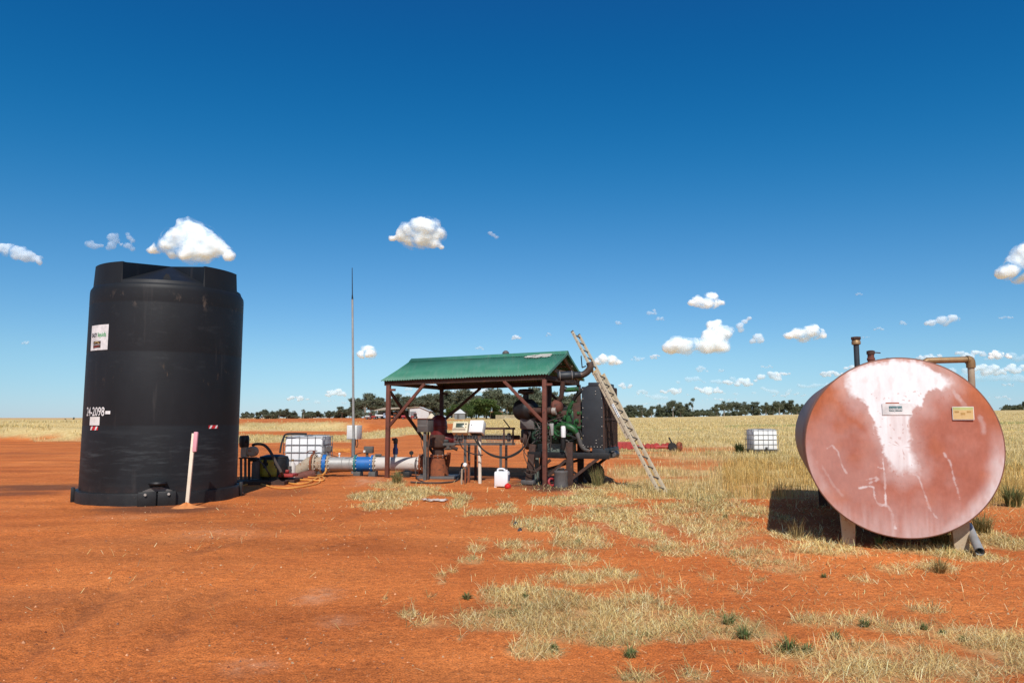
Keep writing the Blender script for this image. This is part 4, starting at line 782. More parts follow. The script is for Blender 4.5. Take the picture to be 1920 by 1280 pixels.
# ------------------------------------------------------------------ black tank
def tank_mat():
    m, n, L, p = new_mat('black_polyethylene_tank'); p.inputs['Roughness'].default_value = .55; p.inputs['Specular IOR Level'].default_value = .3
    tc = n.new('ShaderNodeTexCoord')
    def nz(sc, st, det=6, ro=.6):
        mp = n.new('ShaderNodeMapping'); mp.inputs['Scale'].default_value = st; L.new(tc.outputs['Object'], mp.inputs[0]); z = n.new('ShaderNodeTexNoise'); z.inputs['Scale'].default_value = sc; z.inputs['Detail'].default_value = det; z.inputs['Roughness'].default_value = ro; L.new(mp.outputs[0], z.inputs[0]); return z.outputs['Fac']
    def rp(f, a, b, ca=(0, 0, 0, 1), cb=(1, 1, 1, 1)):
        r = n.new('ShaderNodeValToRGB'); r.color_ramp.elements[0].position = a; r.color_ramp.elements[1].position = b; r.color_ramp.elements[0].color = ca; r.color_ramp.elements[1].color = cb; L.new(f, r.inputs[0]); return r.outputs[0]
    def mix(f, a, b):
        x = n.new('ShaderNodeMix'); x.data_type = 'RGBA'; L.new(f, x.inputs[0])
        for s, v in ((6, a), (7, b)):
            if isinstance(v, tuple): x.inputs[s].default_value = v
            else: L.new(v, x.inputs[s])
        return x.outputs[2]
    def mul(a, b):
        x = n.new('ShaderNodeMath'); x.operation = 'MULTIPLY'; L.new(a, x.inputs[0])
        if isinstance(b, float): x.inputs[1].default_value = b
        else: L.new(b, x.inputs[1])
        return x.outputs[0]
    sep = n.new('ShaderNodeSeparateXYZ'); L.new(tc.outputs['Object'], sep.inputs[0])
    def band(z0, z1, f):
        a = n.new('ShaderNodeMapRange'); a.interpolation_type = 'SMOOTHSTEP'; L.new(sep.outputs[2], a.inputs[0]); a.inputs[1].default_value = z0 - f; a.inputs[2].default_value = z0 + f
        b = n.new('ShaderNodeMapRange'); b.interpolation_type = 'SMOOTHSTEP'; L.new(sep.outputs[2], b.inputs[0]); b.inputs[1].default_value = z1 + f; b.inputs[2].default_value = z1 - f
        return mul(a.outputs[0], b.outputs[0])
    c = rp(nz(1.1, (1, 1, .5)), .3, .75, (.006, .0075, .0095, 1), (.013, .0155, .0195, 1))
    scuff = mul(rp(nz(1.6, (1, 1, 7), 8, .7), .50, .78), band(.55, 1.25, .35)); c = mix(mul(scuff, .5), c, (.10, .12, .13, 1))
    scuff2 = mul(rp(nz(2.2, (1, 1, 2.5), 8, .72), .56, .82), band(2.6, 4.0, .3)); c = mix(mul(scuff2, .3), c, (.08, .09, .10, 1))
    drip = rp(nz(5, (1, 1, .12), 4, .6), .60, .72); c = mix(mul(drip, .16), c, (.10, .09, .085, 1))
    st = mul(rp(nz(7, (1, 1, .35), 6, .7), .60, .70), band(2.35, 2.6, .15)); c = mix(mul(st, .5), c, (.24, .15, .085, 1))
    st = mul(rp(nz(6, (1, 1, .5), 6, .7), .57, .70), band(3.85, 4.05, .12)); c = mix(mul(st, .42), c, (.26, .20, .15, 1))
    dust = mul(rp(nz(3, (1, 1, 1), 6, .7), .35, .8), band(.0, .25, .18)); c = mix(mul(dust, .5), c, (.16, .075, .045, 1))
    L.new(c, p.inputs['Base Color'])
    b = n.new('ShaderNodeBump'); b.inputs['Strength'].default_value = .12; b.inputs['Distance'].default_value = .02; L.new(nz(2.5, (1, 1, 3), 5, .6), b.inputs['Height']); L.new(b.outputs[0], p.inputs['Normal'])
    return m
M['tank'] = tank_mat()
tk = thing('liquid_tank', BT, 'tall black plastic liquid tank with white sticker and notched top', 'tank')
face = math.atan2(-BT.x, -BT.y)                      # azimuth from the tank towards the camera
def tdir(a): return Vector((math.sin(face - a), math.cos(face - a), 0))      # a>0: towards the photo's right
ZS = 4.24
prof = [(BR * .995, .05), (BR, .3), (BR, .95)]
for z in (1.50, 2.93, 3.90): prof += [(BR, z - .02), (BR * .9982, z), (BR, z + .02)]
prof += [(BR, ZS - .08), (BR * .995, ZS - .02), (BR * .975, ZS + .03), (BR * .95, ZS + .045)]
MB().lathe(prof, BT, seg=128).build('shell', 'tank', tk, smooth=50)
# notched roof: cone with four raised blocks
def tank_top():
    mb = MB(); RO = BR * .955; Z0 = ZS + .03; ZA = ZS + .64; LT_ = ZS + .46
    lugs = [(-80, -37), (25, 64), (112, 150), (-168, -128)]
    th = sorted(set(sum([[a - .05, a + .6, b - .6, b + .05] for a, b in lugs], []) + list(range(-180, 180, 4))))
    rs = [.001, .12, .3, .55, .8, .94, .985, 1.0]
    def hgt(a, q):
        inl = any(A < a < B for A, B in lugs)
        cone = Z0 + .07 + (ZA - Z0 - .07) * (1 - q)
        return (ZA + (LT_ - ZA) * min(q, .94) / .94) if inl else cone
    vs = []; fs = []; n = len(th)
    for q in rs:
        for a in th:
            d = tdir(R(a)); vs.append(BT + d * RO * q + Vector((0, 0, hgt(a, q))))
    for a in th: vs.append(BT + tdir(R(a)) * RO * 1.015 + Vector((0, 0, Z0)))
    for i in range(len(rs)):
        for k in range(n): k2 = (k + 1) % n; fs.append((i * n + k, i * n + k2, (i + 1) * n + k2, (i + 1) * n + k))
    mb.add(vs, fs); return mb.build('notched_roof', 'tank', tk, smooth=25)
tank_top()
d = tdir(R(-3)); MB().prism([BT + d * BR * .80 + tdir(R(90)) * s * .09 + Vector((0, 0, ZS + z)) for s, z in ((-1, .10), (1, .10), (.3, .24), (-.3, .24))], d * .12).build('lifting_lug', 'tank', tk)
fl = MB().lathe([(BR * .99, .24), (BR * 1.045, .23), (BR * 1.05, .20), (BR * 1.05, -.05)], BT, seg=96).build('base_ring', 'black', tk)
def cleat(a, w):
    d = tdir(R(a)); s = Vector((d.y, -d.x, 0)); c = BT + d * BR * 1.06 + Vector((0, 0, .14)); o = MB().box(c, (w, .07, .30), Matrix((s, d, Vector((0, 0, 1)))).transposed(), .012).build('base_cleat', 'black', tk); return o
for a in (-82, 80): cleat(a, .16)
def outlet():
    d = tdir(R(-2)); s = Vector((-d.y, d.x, 0)) * -1; rt = Matrix((s, d, Vector((0, 0, 1)))).transposed(); c = BT + d * BR * 1.06
    o = MB().box(c + Vector((0, 0, .12)) - s * .17, (.32, .10, .30), rt, .015).box(c + Vector((0, 0, .12)) + s * .17, (.32, .10, .30), rt, .015).build('outlet_plates', 'black', tk)
    MB().lathe([(.0, 0), (.15, .02), (.17, .05), (.15, .08), (0, .09)], BT + d * BR * 1.05 + Vector((0, 0, .37)), seg=20).build('outlet_cap', 'black', tk)
    MB().prism([c + s * k + Vector((0, 0, z)) for k, z in ((-.26, .27), (.26, .27), (.07, .35), (-.07, .35))], -d * .1).build('outlet_saddle', 'drum_grey', tk)
    for k in (-.2, .2): MB().cyl(c + s * k + d * .05 + Vector((0, 0, .22)), c + s * k + d * .09 + Vector((0, 0, .22)), .025, seg=8).build('bolt', 'bolt', tk)
outlet()
def on_tank(px, py):
    """angle and height on the shell under a photo pixel"""
    dd = _dir(px, py); o = CAM - BT; a = dd.x ** 2 + dd.y ** 2; b = o.x * dd.x + o.y * dd.y; c = o.x ** 2 + o.y ** 2 - BR ** 2
    t = (-b - math.sqrt(max(b * b - a * c, 0))) / a; p = CAM + dd * t; ang = face - math.atan2(p.x - BT.x, p.y - BT.y); return (ang + math.pi) % (2 * math.pi) - math.pi, p.z
def wrap(verts, faces, a0, z0, off, name, m, parent):
    mb = MB(); mb.add([BT + tdir(a0 + v[0] / BR) * (BR + off) + Vector((0, 0, z0 + v[1])) for v in verts], faces); return mb.build(name, m, parent, smooth=0)
def patch(px0, py0, px1, py1, off, name, m, parent, skew=0):
    a0, z0 = on_tank(px0, (py0 + py1) / 2); a1, _ = on_tank(px1, (py0 + py1) / 2); _, zt = on_tank((px0 + px1) / 2, py0); _, zb = on_tank((px0 + px1) / 2, py1)
    n = 8; vs = []; fs = []
    for i in range(n + 1):
        x = (a1 - a0) * BR * i / n; vs += [(x + skew, zt - zb), (x, 0)]
    for i in range(n): fs.append((2 * i, 2 * i + 1, 2 * i + 3, 2 * i + 2))
    # give it a real thickness: second layer behind
    o = wrap(vs, fs, a0, zb, off, name, m, parent); md = o.modifiers.new('thickness', 'SOLIDIFY'); md.thickness = .002; md.offset = -1; return o, a0, a1, zb, zt
st, a0, a1, zb, zt = patch(172, 609, 203, 656, .006, 'sticker', 'letter_white', tk); wS = (a1 - a0) * BR; hS = zt - zb
v, f = text_mb('EASY', 1.0, .02); k = wS * .36 / max(q.x for q in v); wrap([(q.x * k, q.y * k * 1.25) for q in v], f, a0 + .07 * wS / BR, zb + hS * .53, .011, 'lettering', 'letter_black', st)
v, f = text_mb('liquids', 1.0, .01); k = wS * .44 / max(q.x for q in v); wrap([(q.x * k, q.y * k * 1.25) for q in v], f, a0 + .47 * wS / BR, zb + hS * .53, .011, 'lettering', 'letter_green', st)
def rect_wrap(x0, y0, x1, y1, name, m, off): return wrap([(x0, y0), (x1, y0), (x1, y1), (x0, y1)], [(0, 1, 2, 3)], a0, zb, off, name, m, st)
rect_wrap(wS * .22, hS * .09, wS * .66, hS * .215, 'emblem', 'brown_print', .011); rect_wrap(wS * .22, hS * .235, wS * .66, hS * .36, 'emblem', 'brown_print', .011)
arc = [(wS * (.44 + .16 * math.cos(t)), hS * (.25 + .085 * math.sin(t))) for t in np.linspace(.15, 2.6, 12)]; arc2 = [(wS * (.44 + .12 * math.cos(t)), hS * (.25 + .06 * math.sin(t))) for t in np.linspace(2.6, .15, 12)]
wrap(arc + arc2, [(i, i + 1, 22 - i, 23 - i) for i in range(11)], a0, zb, .016, 'emblem_arc', 'gold_print', st)
wrap([(wS * .26, hS * .13), (wS * .34, hS * .115), (wS * .6, hS * .17), (wS * .6, hS * .18), (wS * .34, hS * .13), (wS * .26, hS * .145)], [(0, 1, 4, 5), (1, 2, 3, 4)], a0, zb, .016, 'emblem_line', 'letter_red', st)
a0_, z0_ = on_tank(163, 779); a1_, _ = on_tank(196, 778); v, f = text_mb('24-2098', 1.0, .012); w_ = max(q.x for q in v); k = (a1_ - a0_) * BR / w_; wrap([(q.x * k, q.y * .165 / .7) for q in v], f, a0_, z0_, .008, 'lettering', 'letter_white', tk)
pl, *_ = patch(198, 770, 207, 776, .006, 'small_plate', 'letter_white', tk)
patch(169, 781, 187, 797, .006, 'white_placard', 'white', tk)
def reflective(px0, px1, py0, py1):
    o, b0, b1, q0, q1 = patch(px0, py0, px1, py1, .006, 'reflective_strip', 'letter_red', tk); w = (b1 - b0) * BR; h = q1 - q0
    for k in (.02, .62): wrap([(w * k, 0), (w * (k + .2), 0), (w * (k + .36), h), (w * (k + .16), h)], [(0, 1, 2, 3)], b0, q0, .011, 'white_stripe', 'letter_white', o)
reflective(170, 184, 799, 806); reflective(391, 408, 797, 803)

# ------------------------------------------------------------------ marker stake in its heap
sp = G(351, 951); sp.z = gzf(sp.x, sp.y)
hp = MB(); vs = []; fs = []; nr, na = 8, 28
for i in range(nr + 1):
    q = i / nr
    for k in range(na):
        a = 6.2832 * k / na; rr = q * .30 * (1 + .18 * math.sin(3 * a + 1) + .1 * math.sin(7 * a)); vs.append(sp + Vector((rr * math.cos(a) * 1.15, rr * math.sin(a) - .05, .10 * (1 - q) ** 1.3 + .02 * math.sin(a * 5 + q * 9) * (1 - q) - .012)))
for i in range(nr):
    for k in range(na): k2 = (k + 1) % na; fs.append((i * na + k, i * na + k2, (i + 1) * na + k2, (i + 1) * na + k))
o = hp.add(vs, fs).build('soil_heap', 'soil', base=sp, smooth=60); tag(o, 'small bright orange soil heap around the white stake', 'soil heap')
sk = thing('marker_stake', sp, 'white marker stake with a pink sleeve at its top before the black tank', 'stake')
MB().beam(sp + Vector((-.01, 0, -.1)), sp + Vector((.055, .02, 1.36)), .065, .045, (0, 1, 0), .006).build('stake', mat('chalky_white_stake', (.78, .72, .60), (.66, .55, .40), 3, .6, .8), sk)
MB().beam(sp + Vector((.095, -.01, 1.02)), sp + Vector((.108, -.005, 1.39)), .08, .06, (0, 1, 0), .02).build('sleeve', 'pink', sk)
p = G(412, 934); q = G(455, 928); dq = (q - p)
o = thing('hose_fitting_rod', p, 'short dusty metal rod with brass fittings lying at the foot of the black tank', 'rod')
MB().tube([p + Vector((0, 0, .03)), p + dq + Vector((0, 0, .05))], .022, 8).build('rod', 'pipe_beige', o)
MB().cyl(p + Vector((-.02, 0, .03)), p + dq * .14 + Vector((0, 0, .03)), .045, .035, 10).build('fitting', 'brass', o)
MB().cyl(p + dq * .55 + Vector((0, -.03, .04)), p + dq * .68 + Vector((0, -.03, .04)), .04, seg=10).build('fitting', 'pipe_white', o)

# ------------------------------------------------------------------ round fuel tank
ft = thing('fuel_tank', (DT.x, DT.y, 0), 'big rusty red cylindrical fuel tank with a white paint splash on its round end', 'fuel tank')
def dpt(u, v, d=0): return DT + DP * u + Vector((0, 0, v)) + DA * d
Zv = Vector((0, 0, 1))
prof = [(DR * .988, .02), (DR, .035)] + [(DR, d) for d in (1.48, )] + [(DR, DL - .03), (DR * .985, DL), (DR * .5, DL + .08), (0, DL + .1)]
MB().lathe(prof, DT, DA, 128).build('barrel', 'barrel', ft, smooth=50)
MB().torus(DT + DA * .012, DA, DR * .993, .013, 128, 8).build('rim_weld', mat('rusty_rim', (.22, .095, .06), (.12, .06, .045), 5, .7, .7), ft)
def poly_sdf(U, V, poly):
    P = np.array(poly, float); n = len(P); ins = np.zeros(U.shape, bool); dm = np.full(U.shape, 1e9)
    for i in range(n):
        a = P[i]; b = P[(i + 1) % n]; e = b - a; t = np.clip(((U - a[0]) * e[0] + (V - a[1]) * e[1]) / (e @ e), 0, 1); dm = np.minimum(dm, np.hypot(U - a[0] - t * e[0], V - a[1] - t * e[1]))
        c = ((a[1] > V) != (b[1] > V)) & (U < (b[0] - a[0]) * (V - a[1]) / (b[1] - a[1] + 1e-12) + a[0]); ins ^= c
    return np.where(ins, -dm, dm)
def seg_d(U, V, pl):
    P = np.array(pl, float); dm = np.full(U.shape, 1e9); tt = np.zeros(U.shape)
    for i in range(len(P) - 1):
        a = P[i]; e = P[i + 1] - a; t = np.clip(((U - a[0]) * e[0] + (V - a[1]) * e[1]) / (e @ e), 0, 1); dd = np.hypot(U - a[0] - t * e[0], V - a[1] - t * e[1]); dm = np.minimum(dm, dd)
    return dm
def tank_end():
    nr, na = 190, 420; q = np.sqrt(np.linspace(0, 1, nr + 1)[1:]); rr = np.concatenate([q]) * DR * .99; A, RR = np.meshgrid(np.arange(na) * 2 * math.pi / na, rr)
    U = (np.cos(A) * RR).ravel(); V = (np.sin(A) * RR).ravel(); U = np.append(U, 0); V = np.append(V, 0)
    dish = -.035 * (1 - (np.hypot(U, V) / DR) ** 2) ** 1 + .006 * (fbm(U * 2, V * 2, 3, 5) - .5)
    co = np.array(DT)[None] + U[:, None] * np.array(DP)[None] + V[:, None] * np.array([[0, 0, 1]]) + dish[:, None] * np.array(DA)[None]
    n = nr * na; fs = []
    for i in range(nr - 1):
        for k in range(na): k2 = (k + 1) % na; fs.append((i * na + k, i * na + k2, (i + 1) * na + k2, (i + 1) * na + k))
    fs += [(n, (k + 1) % na, k) for k in range(na)]
    me = bpy.data.meshes.new('round_end'); me.from_pydata((co - np.array([DT.x, DT.y, 0])).tolist(), [], fs)
    me.polygons.foreach_set('use_smooth', [True] * len(me.polygons))
    S = DR / 179.0                                           # photo px -> metres on the end
    def W(px, py): return ((px - 1697) * DR / 190, (840 - py) * DR / 168)
    PU = 1697 + U * 190 / DR; PV = 840 - V * 168 / DR          # same, expressed in photo px
    n1 = fbm(U * 5, V * 5, 5, 3) - .5; n2 = fbm(U * 14, V * 6, 5, 4) - .5; n3 = fbm(U * 30, V * 30, 3, 6) - .5; nv = fbm(U * 22, V * 1.6, 4, 8) - .5
    top = poly_sdf(PU, PV, [(1597,718),(1606,697),(1640,684),(1690,676),(1745,684),(1778,702),(1796,722),(1782,736),(1762,733),(1748,744),(1740,762),(1720,764),(1700,772),(1664,776),(1644,764),(1628,758),(1606,744)])
    stem = poly_sdf(PU, PV, [(1640,760),(1724,762),(1712,800),(1714,850),(1727,872),(1726,884),(1700,880),(1692,886),(1676,880),(1664,858),(1655,826),(1652,790)])
    soft_l = 4 + 9 * sstep(1640, 1600, PU) + 14 * sstep(1770, 1800, PU) + 5 * sstep(700, 682, PV)
    a = 1 - sstep(-1, 1, (top + 26 * n1 * .7 + 10 * n3) / soft_l)
    b = 1 - sstep(-1, 1, (stem + 16 * n1 + 8 * n3 - 3) / (4 + 10 * sstep(1695, 1730, PU) * sstep(780, 800, PV) + 9 * sstep(850, 890, PV)))
    b = b * (.82 + .5 * nv + .25 * sstep(1680, 1660, PU))
    w = np.maximum(np.clip(a * 1.08, 0, 1) * (1 - .14 * sstep(.12, .3, n2)), np.clip(b, 0, 1))
    halo = .26 * (1 - sstep(0, 42, np.minimum(top, stem) + 30 * n1)); w = np.maximum(w, halo)
    chips = (fbm(U * 36, V * 36, 2, 12) > .80) & (PV > 735); w = np.where(chips, w * .55, w)
    for pts, wd, al in [([(1661,790),(1660,838),(1661,880),(1662,905),(1662,950)],1.7,1),([(1612,918),(1630,914),(1640,915),(1641,934),(1646,945),(1654,948),(1662,946),(1673,960),(1678,990)],1.8,.9),([(1650,878),(1656,880),(1661,878)],1.8,.8),
                        ([(1626,902),(1646,897),(1650,900),(1632,908)],2.2,.55),([(1715,888),(1726,893),(1734,920),(1746,955),(1756,968)],2.2,.6),([(1775,850),(1786,866),(1792,900),(1800,932)],1.8,.5),([(1552,844),(1562,838),(1574,850),(1580,875),(1588,890)],2.,.5),
                        ([(1522,873),(1534,870),(1545,885),(1562,915),(1580,935)],4,.30),([(1790,720),(1806,745),(1818,762)],5,.45),([(1846,785),(1851,800),(1850,812)],5,.28),([(1643,764),(1645,800),(1646,818)],1.4,.85)]:
        dd = seg_d(PU, PV, pts); w = np.maximum(w, .72 * al * (1 - sstep(wd * .2, wd * 1.5, dd + 4.5 * n3 + 3 * n1)) * (.45 + .55 * sstep(-.18, .12, n2 + n1)))
    rad = np.hypot(U, V) / DR
    rim = sstep(.80, .985, rad + .10 * n1) * sstep(.35, -.25, V) * (.34 + .42 * sstep(.2, .8, U / DR)) ; w = np.maximum(w, np.clip(rim * (.62 + .8 * n2), 0, .72))
    low = sstep(-.42, -.98, V / DR) * .27 * (1 + 1.6 * nv); w = np.maximum(w, np.clip(low, 0, .5))
    haze_ = .10 * sstep(.4, .7, fbm(U * 2.2, V * 2.2, 4, 15)); w = np.clip(np.maximum(w, haze_), 0, 1)
    org = sstep(.66, 1.0, rad) * sstep(-.1, .5, V / DR) + .5 * sstep(.5, .75, fbm(U * 3 + 9, V * 3, 4, 18))
    for nm, arr in (('paint', w), ('rust', np.clip(org, 0, 1))):
        t = me.attributes.new(nm, 'FLOAT', 'POINT'); t.data.foreach_set('value', arr.astype(np.float32))
    m, nn, L, p = new_mat('salmon_red_end_with_white_splash'); p.inputs['Roughness'].default_value = .8; p.inputs['Specular IOR Level'].default_value = .2
    tc = nn.new('ShaderNodeTexCoord')
    def nz(sc, st=(1, 1, 1)):
        mp = nn.new('ShaderNodeMapping'); mp.inputs['Scale'].default_value = st; L.new(tc.outputs['Object'], mp.inputs[0]); z = nn.new('ShaderNodeTexNoise'); z.inputs['Scale'].default_value = sc; z.inputs['Detail'].default_value = 7; z.inputs['Roughness'].default_value = .65; L.new(mp.outputs[0], z.inputs[0]); return z.outputs['Fac']
    def rp(f, a, b, ca, cb):
        r = nn.new('ShaderNodeValToRGB'); r.color_ramp.elements[0].position = a; r.color_ramp.elements[1].position = b; r.color_ramp.elements[0].color = ca; r.color_ramp.elements[1].color = cb; L.new(f, r.inputs[0]); return r.outputs[0]
    def mx(f, a, b):
        x = nn.new('ShaderNodeMix'); x.data_type = 'RGBA'; L.new(f, x.inputs[0])
        for s_, v_ in ((6, a), (7, b)):
            if isinstance(v_, tuple): x.inputs[s_].default_value = v_
            else: L.new(v_, x.inputs[s_])
        return x.outputs[2]
    def at_(nm): q_ = nn.new('ShaderNodeAttribute'); q_.attribute_name = nm; return q_.outputs['Fac']
    c = rp(nz(3.2), .3, .72, (.335, .112, .075, 1), (.425, .165, .118, 1)); c = mx(at_('rust'), c, rp(nz(4), .35, .7, (.36, .105, .045, 1), (.47, .155, .075, 1)))
    fine = rp(nz(26, (1, 1, .5)), .3, .7, (.86, .85, .85, 1), (1.1, 1.1, 1.1, 1)); x = nn.new('ShaderNodeMix'); x.data_type = 'RGBA'; x.blend_type = 'MULTIPLY'; x.inputs[0].default_value = .7; L.new(c, x.inputs[6]); L.new(fine, x.inputs[7])
    c = mx(at_('paint'), x.outputs[2], rp(nz(9, (1, 1, .3)), .3, .7, (.70, .70, .715, 1), (.83, .845, .87, 1))); L.new(c, p.inputs['Base Color'])
    b_ = nn.new('ShaderNodeBump'); b_.inputs['Strength'].default_value = .12; b_.inputs['Distance'].default_value = .01; L.new(nz(16), b_.inputs['Height']); L.new(b_.outputs[0], p.inputs['Normal'])
    me.materials.append(m); o = bpy.data.objects.new('round_end', me); col.objects.link(o); o.parent = ft
tank_end()
def dw(px, py): return (px - 1697) * DR / 190, (840 - py) * DR / 168
def dplate(px0, py0, px1, py1, off, name, m, parent, th=.003):
    (u0, v1), (u1, v0) = dw(px0, py0), dw(px1, py1)
    return MB().prism([dpt(u0, v0, -off), dpt(u1, v0, -off), dpt(u1, v1, -off), dpt(u0, v1, -off)], DA * th).build(name, m, parent, smooth=0)
DO = .040
s1 = dplate(1664, 758, 1720, 780, DO, 'white_sign', 'letter_white', ft, .006)
dplate(1677, 763.5, 1702, 773, DO + .003, 'print_block', 'teal_ink', s1)
def dtext(txt, px0, py, wpx, hpx, off, m, parent):
    v, f = text_mb(txt, 1.0, .02); w = max(q.x for q in v); h = .72; u0, v0 = dw(px0, py); k = wpx * DR / 190 / w; kh = hpx * DR / 168 / h
    mb = MB(); mb.add([dpt(u0 + q.x * k, v0 + q.y * kh, -off) for q in v], f); return mb.build('lettering', m, parent, smooth=0)
dtext('ozplus', 1677.5, 771.5, 24, 6.0, DO + .006, 'letter_white', s1)
dplate(1671, 756.5, 1697, 758.5, DO + .002, 'red_line', mat('faded_red_print', (.45, .13, .07), None, 9, .5, .6), s1)
s2 = dplate(1795, 765, 1834, 789, DO, 'yellow_sign', 'letter_white', ft, .006)
dplate(1796, 771, 1833, 788, DO + .003, 'print_block', 'sign_yellow', s2); dplate(1796, 766, 1833, 771, DO + .003, 'heading_band', 'sign_green', s2)
for k in range(3): dplate(1799 + k * 11, 773 + k % 2 * 3, 1807 + k * 11, 776 + k % 2 * 4, DO + .005, 'print_mark', mat('ochre_print', (.45, .28, .09), None, 9, .5, .7), s2)
# legs
def leg(u0, u1, d, zt, name_m, splay=.0):
    a = DT + DP * u0 + DA * d; b = DT + DP * u1 + DA * d; z0 = gzf(a.x, a.y) - .08
    w = u1 - u0; s = w * .14
    MB().prism([Vector((a.x, a.y, zt)), Vector((b.x, b.y, zt)), Vector((b.x, b.y, z0)) - DP * s, Vector((a.x, a.y, z0)) + DP * s], DA * .12).build('leg', name_m, ft)
leg(-.72, -.53, .28, .50, 'leg_beige'); leg(.55, .76, .28, .50, 'leg_beige'); leg(-.78, -.6, 4.9, .55, 'rust_dark'); leg(.6, .78, 4.9, .55, 'rust_dark'); leg(.84, .96, 2.2, .75, 'timber')
# fittings on top
def top_at(px, d):
    c = DT + DA * d; lo, hi = -1.0, 1.0
    for _ in range(40):
        m_ = (lo + hi) / 2; p = c + DP * m_; x, _y = proj(p.x, p.y, p.z + math.sqrt(DR ** 2 - m_ * m_))
        if x < px: lo = m_
        else: hi = m_
    return c + DP * lo + Vector((0, 0, math.sqrt(DR ** 2 - lo * lo)))
p = top_at(1607.5, 1.4); zt_ = at(1607, 640, p.y).z; MB().cyl(p - Zv * .08, Vector((p.x, p.y, zt_)), .038, seg=14).build('vent_pipe', 'dpipe', ft)
b_ = Vector((p.x, p.y, zt_)); cap = MB().lathe([(.05, -.05), (.062, -.04), (.062, .0), (.05, .02)], b_, seg=14).build('vent_collar', 'brass', ft); MB().lathe([(.045, 0), (.07, .02), (.07, .055), (.03, .06)], b_ + Zv * .01, seg=8).build('vent_cap', 'rust_dark', cap, base=parent_world(ft))
p = top_at(1634, 2.2); zt_ = at(1634, 664, p.y).z; q = Vector((p.x, p.y, zt_)); MB().lathe([(.05, -.3), (.05, -.1), (.058, -.09), (.058, -.06), (.048, -.05), (.048, 0)], q, seg=14).build('filler_neck', 'rust_red', ft); MB().lathe([(.06, 0), (.06, .05), (.03, .06), (0, .06)], q, seg=12).beam(q + Vector((.03, 0, .03)), q + Vector((.15, 0, .02)), .02, .015).build('filler_cap', 'rust_dark', ft)
p = top_at(1665, 1.2); MB().cyl(p - Zv * .05, p + Zv * .09, .022, seg=10).build('breather', 'rust_dark', ft)
# elbow pipe
A_ = top_at(1722, .9) + Zv * .03; Y1 = A_.y; b1 = at(1812, 674, Y1); c1 = at(1820, 681, Y1); d1_ = at(1823, 735, Y1 + .02)
a1_ = at(1738, 676, Y1)
MB().tube([A_ - Zv * .1 , A_ + Vector((.05, 0, .02)), a1_ , b1], .042, 12).build('outlet_pipe', 'brass', ft)
MB().tube([b1, b1 + Vector((.045, 0, -.01)), c1, c1 + Vector((0, 0, -.06))], [.056, .058, .058, .056], 12, smooth=3).build('elbow', 'brass', ft)
MB().tube([c1 - Zv * .03, d1_, d1_ + Vector((-.02, .10, -.12)), d1_ + Vector((-.12, .25, -.2))], .042, 12).build('drop_pipe', 'pipe_beige', ft)
e = G(1838, 1046); e.z = .075; s_ = at(1815, 985, 9.6)
o = MB().tube([s_, e], .052, 16, caps=False).tube([e, s_], .044, 16, caps=False).build('drain_pipe', 'pipe_grey', ft)

# ------------------------------------------------------------------ pump shed
PS = R(20); SO = Vector((-3.313, 19.79, 0)); SX = Vector((math.cos(PS), -math.sin(PS), 0)); SY = Vector((math.sin(PS), math.cos(PS), 0)); SL, SW = 4.386, 3.30
def S(x, y, z): return SO + SX * x + SY * y + Vector((0, 0, z - .018 * (SL - x)))
SR = Matrix((SX, SY, Zv)).transposed()
sh = thing('pump_shelter', SO, 'open rusty steel shelter with green corrugated gable roof over the pump', 'shelter')
ZB = 2.60; ZT = 2.73; ZR = 3.40; OV = .12
def post(x, y, m): o = MB().beam(S(x, y, -.25), S(x, y, ZB), .105, .105, SY, .008).build('post', m, sh); MB().box(S(x + .12, y, ZB - .13), (.16, .06, .06), SR).build('bracket', m, o, base=parent_world(sh)); return o
post(0, 0, 'rust_red'); post(SL, 0, 'rust_red'); post(0, SW, 'rust_dark'); post(SL, SW, 'rust_dark')
for y in (0, SW): MB().beam(S(-OV, y, (ZB + ZT) / 2), S(SL + .02, y, (ZB + ZT) / 2), .06, .15, Zv, .006).build('eave_beam', 'rust_dark', sh)
for x in (0, SL): MB().beam(S(x, .04, ZB + .05), S(x, SW - .04, ZB + .05), .06, .12, Zv, .006).build('tie_beam', 'rust_dark', sh)
for x in (0, SL * .5, SL):
    for s in (0, 1): MB().beam(S(x, 0 if s == 0 else SW, ZT - .06), S(x, SW / 2 + (.03 if s else -.03), ZR - .12), .05, .09, Zv).build('rafter', 'timber', sh)
for y, z in ((.55, ZT + .20), (1.1, ZT + .42), (SW - .55, ZT + .20), (SW - 1.1, ZT + .42)): MB().beam(S(-OV, y, z - .085), S(SL + OV, y, z - .085), .06, .04, Zv).build('purlin', 'timber', sh)
MB().beam(S(SL + .06, .75, ZT + .12), S(SL + .06, SW - .75, ZT + .12), .04, .1, Zv).build('collar_tie', 'timber', sh)
for a, b, m in [((.05, .0, 1.52), (1.07, .0, ZB), 'rust_red'), ((SL - .05, -.0, 1.56), (SL - 1.08, 0, ZB), 'rust_red'), ((.05, SW, 1.62), (1.3, SW, ZB), 'rust_dark'), ((SL - .05, SW, 1.62), (SL - 1.1, SW, ZB), 'rust_dark'), ((0, .05, 2.45), (0, SW - .05, .35), 'rust_dark')]:
    MB().beam(S(*a), S(*b), .075, .06, SY if abs(a[1] - b[1]) < .01 else SX, .004).build('brace', m, sh)
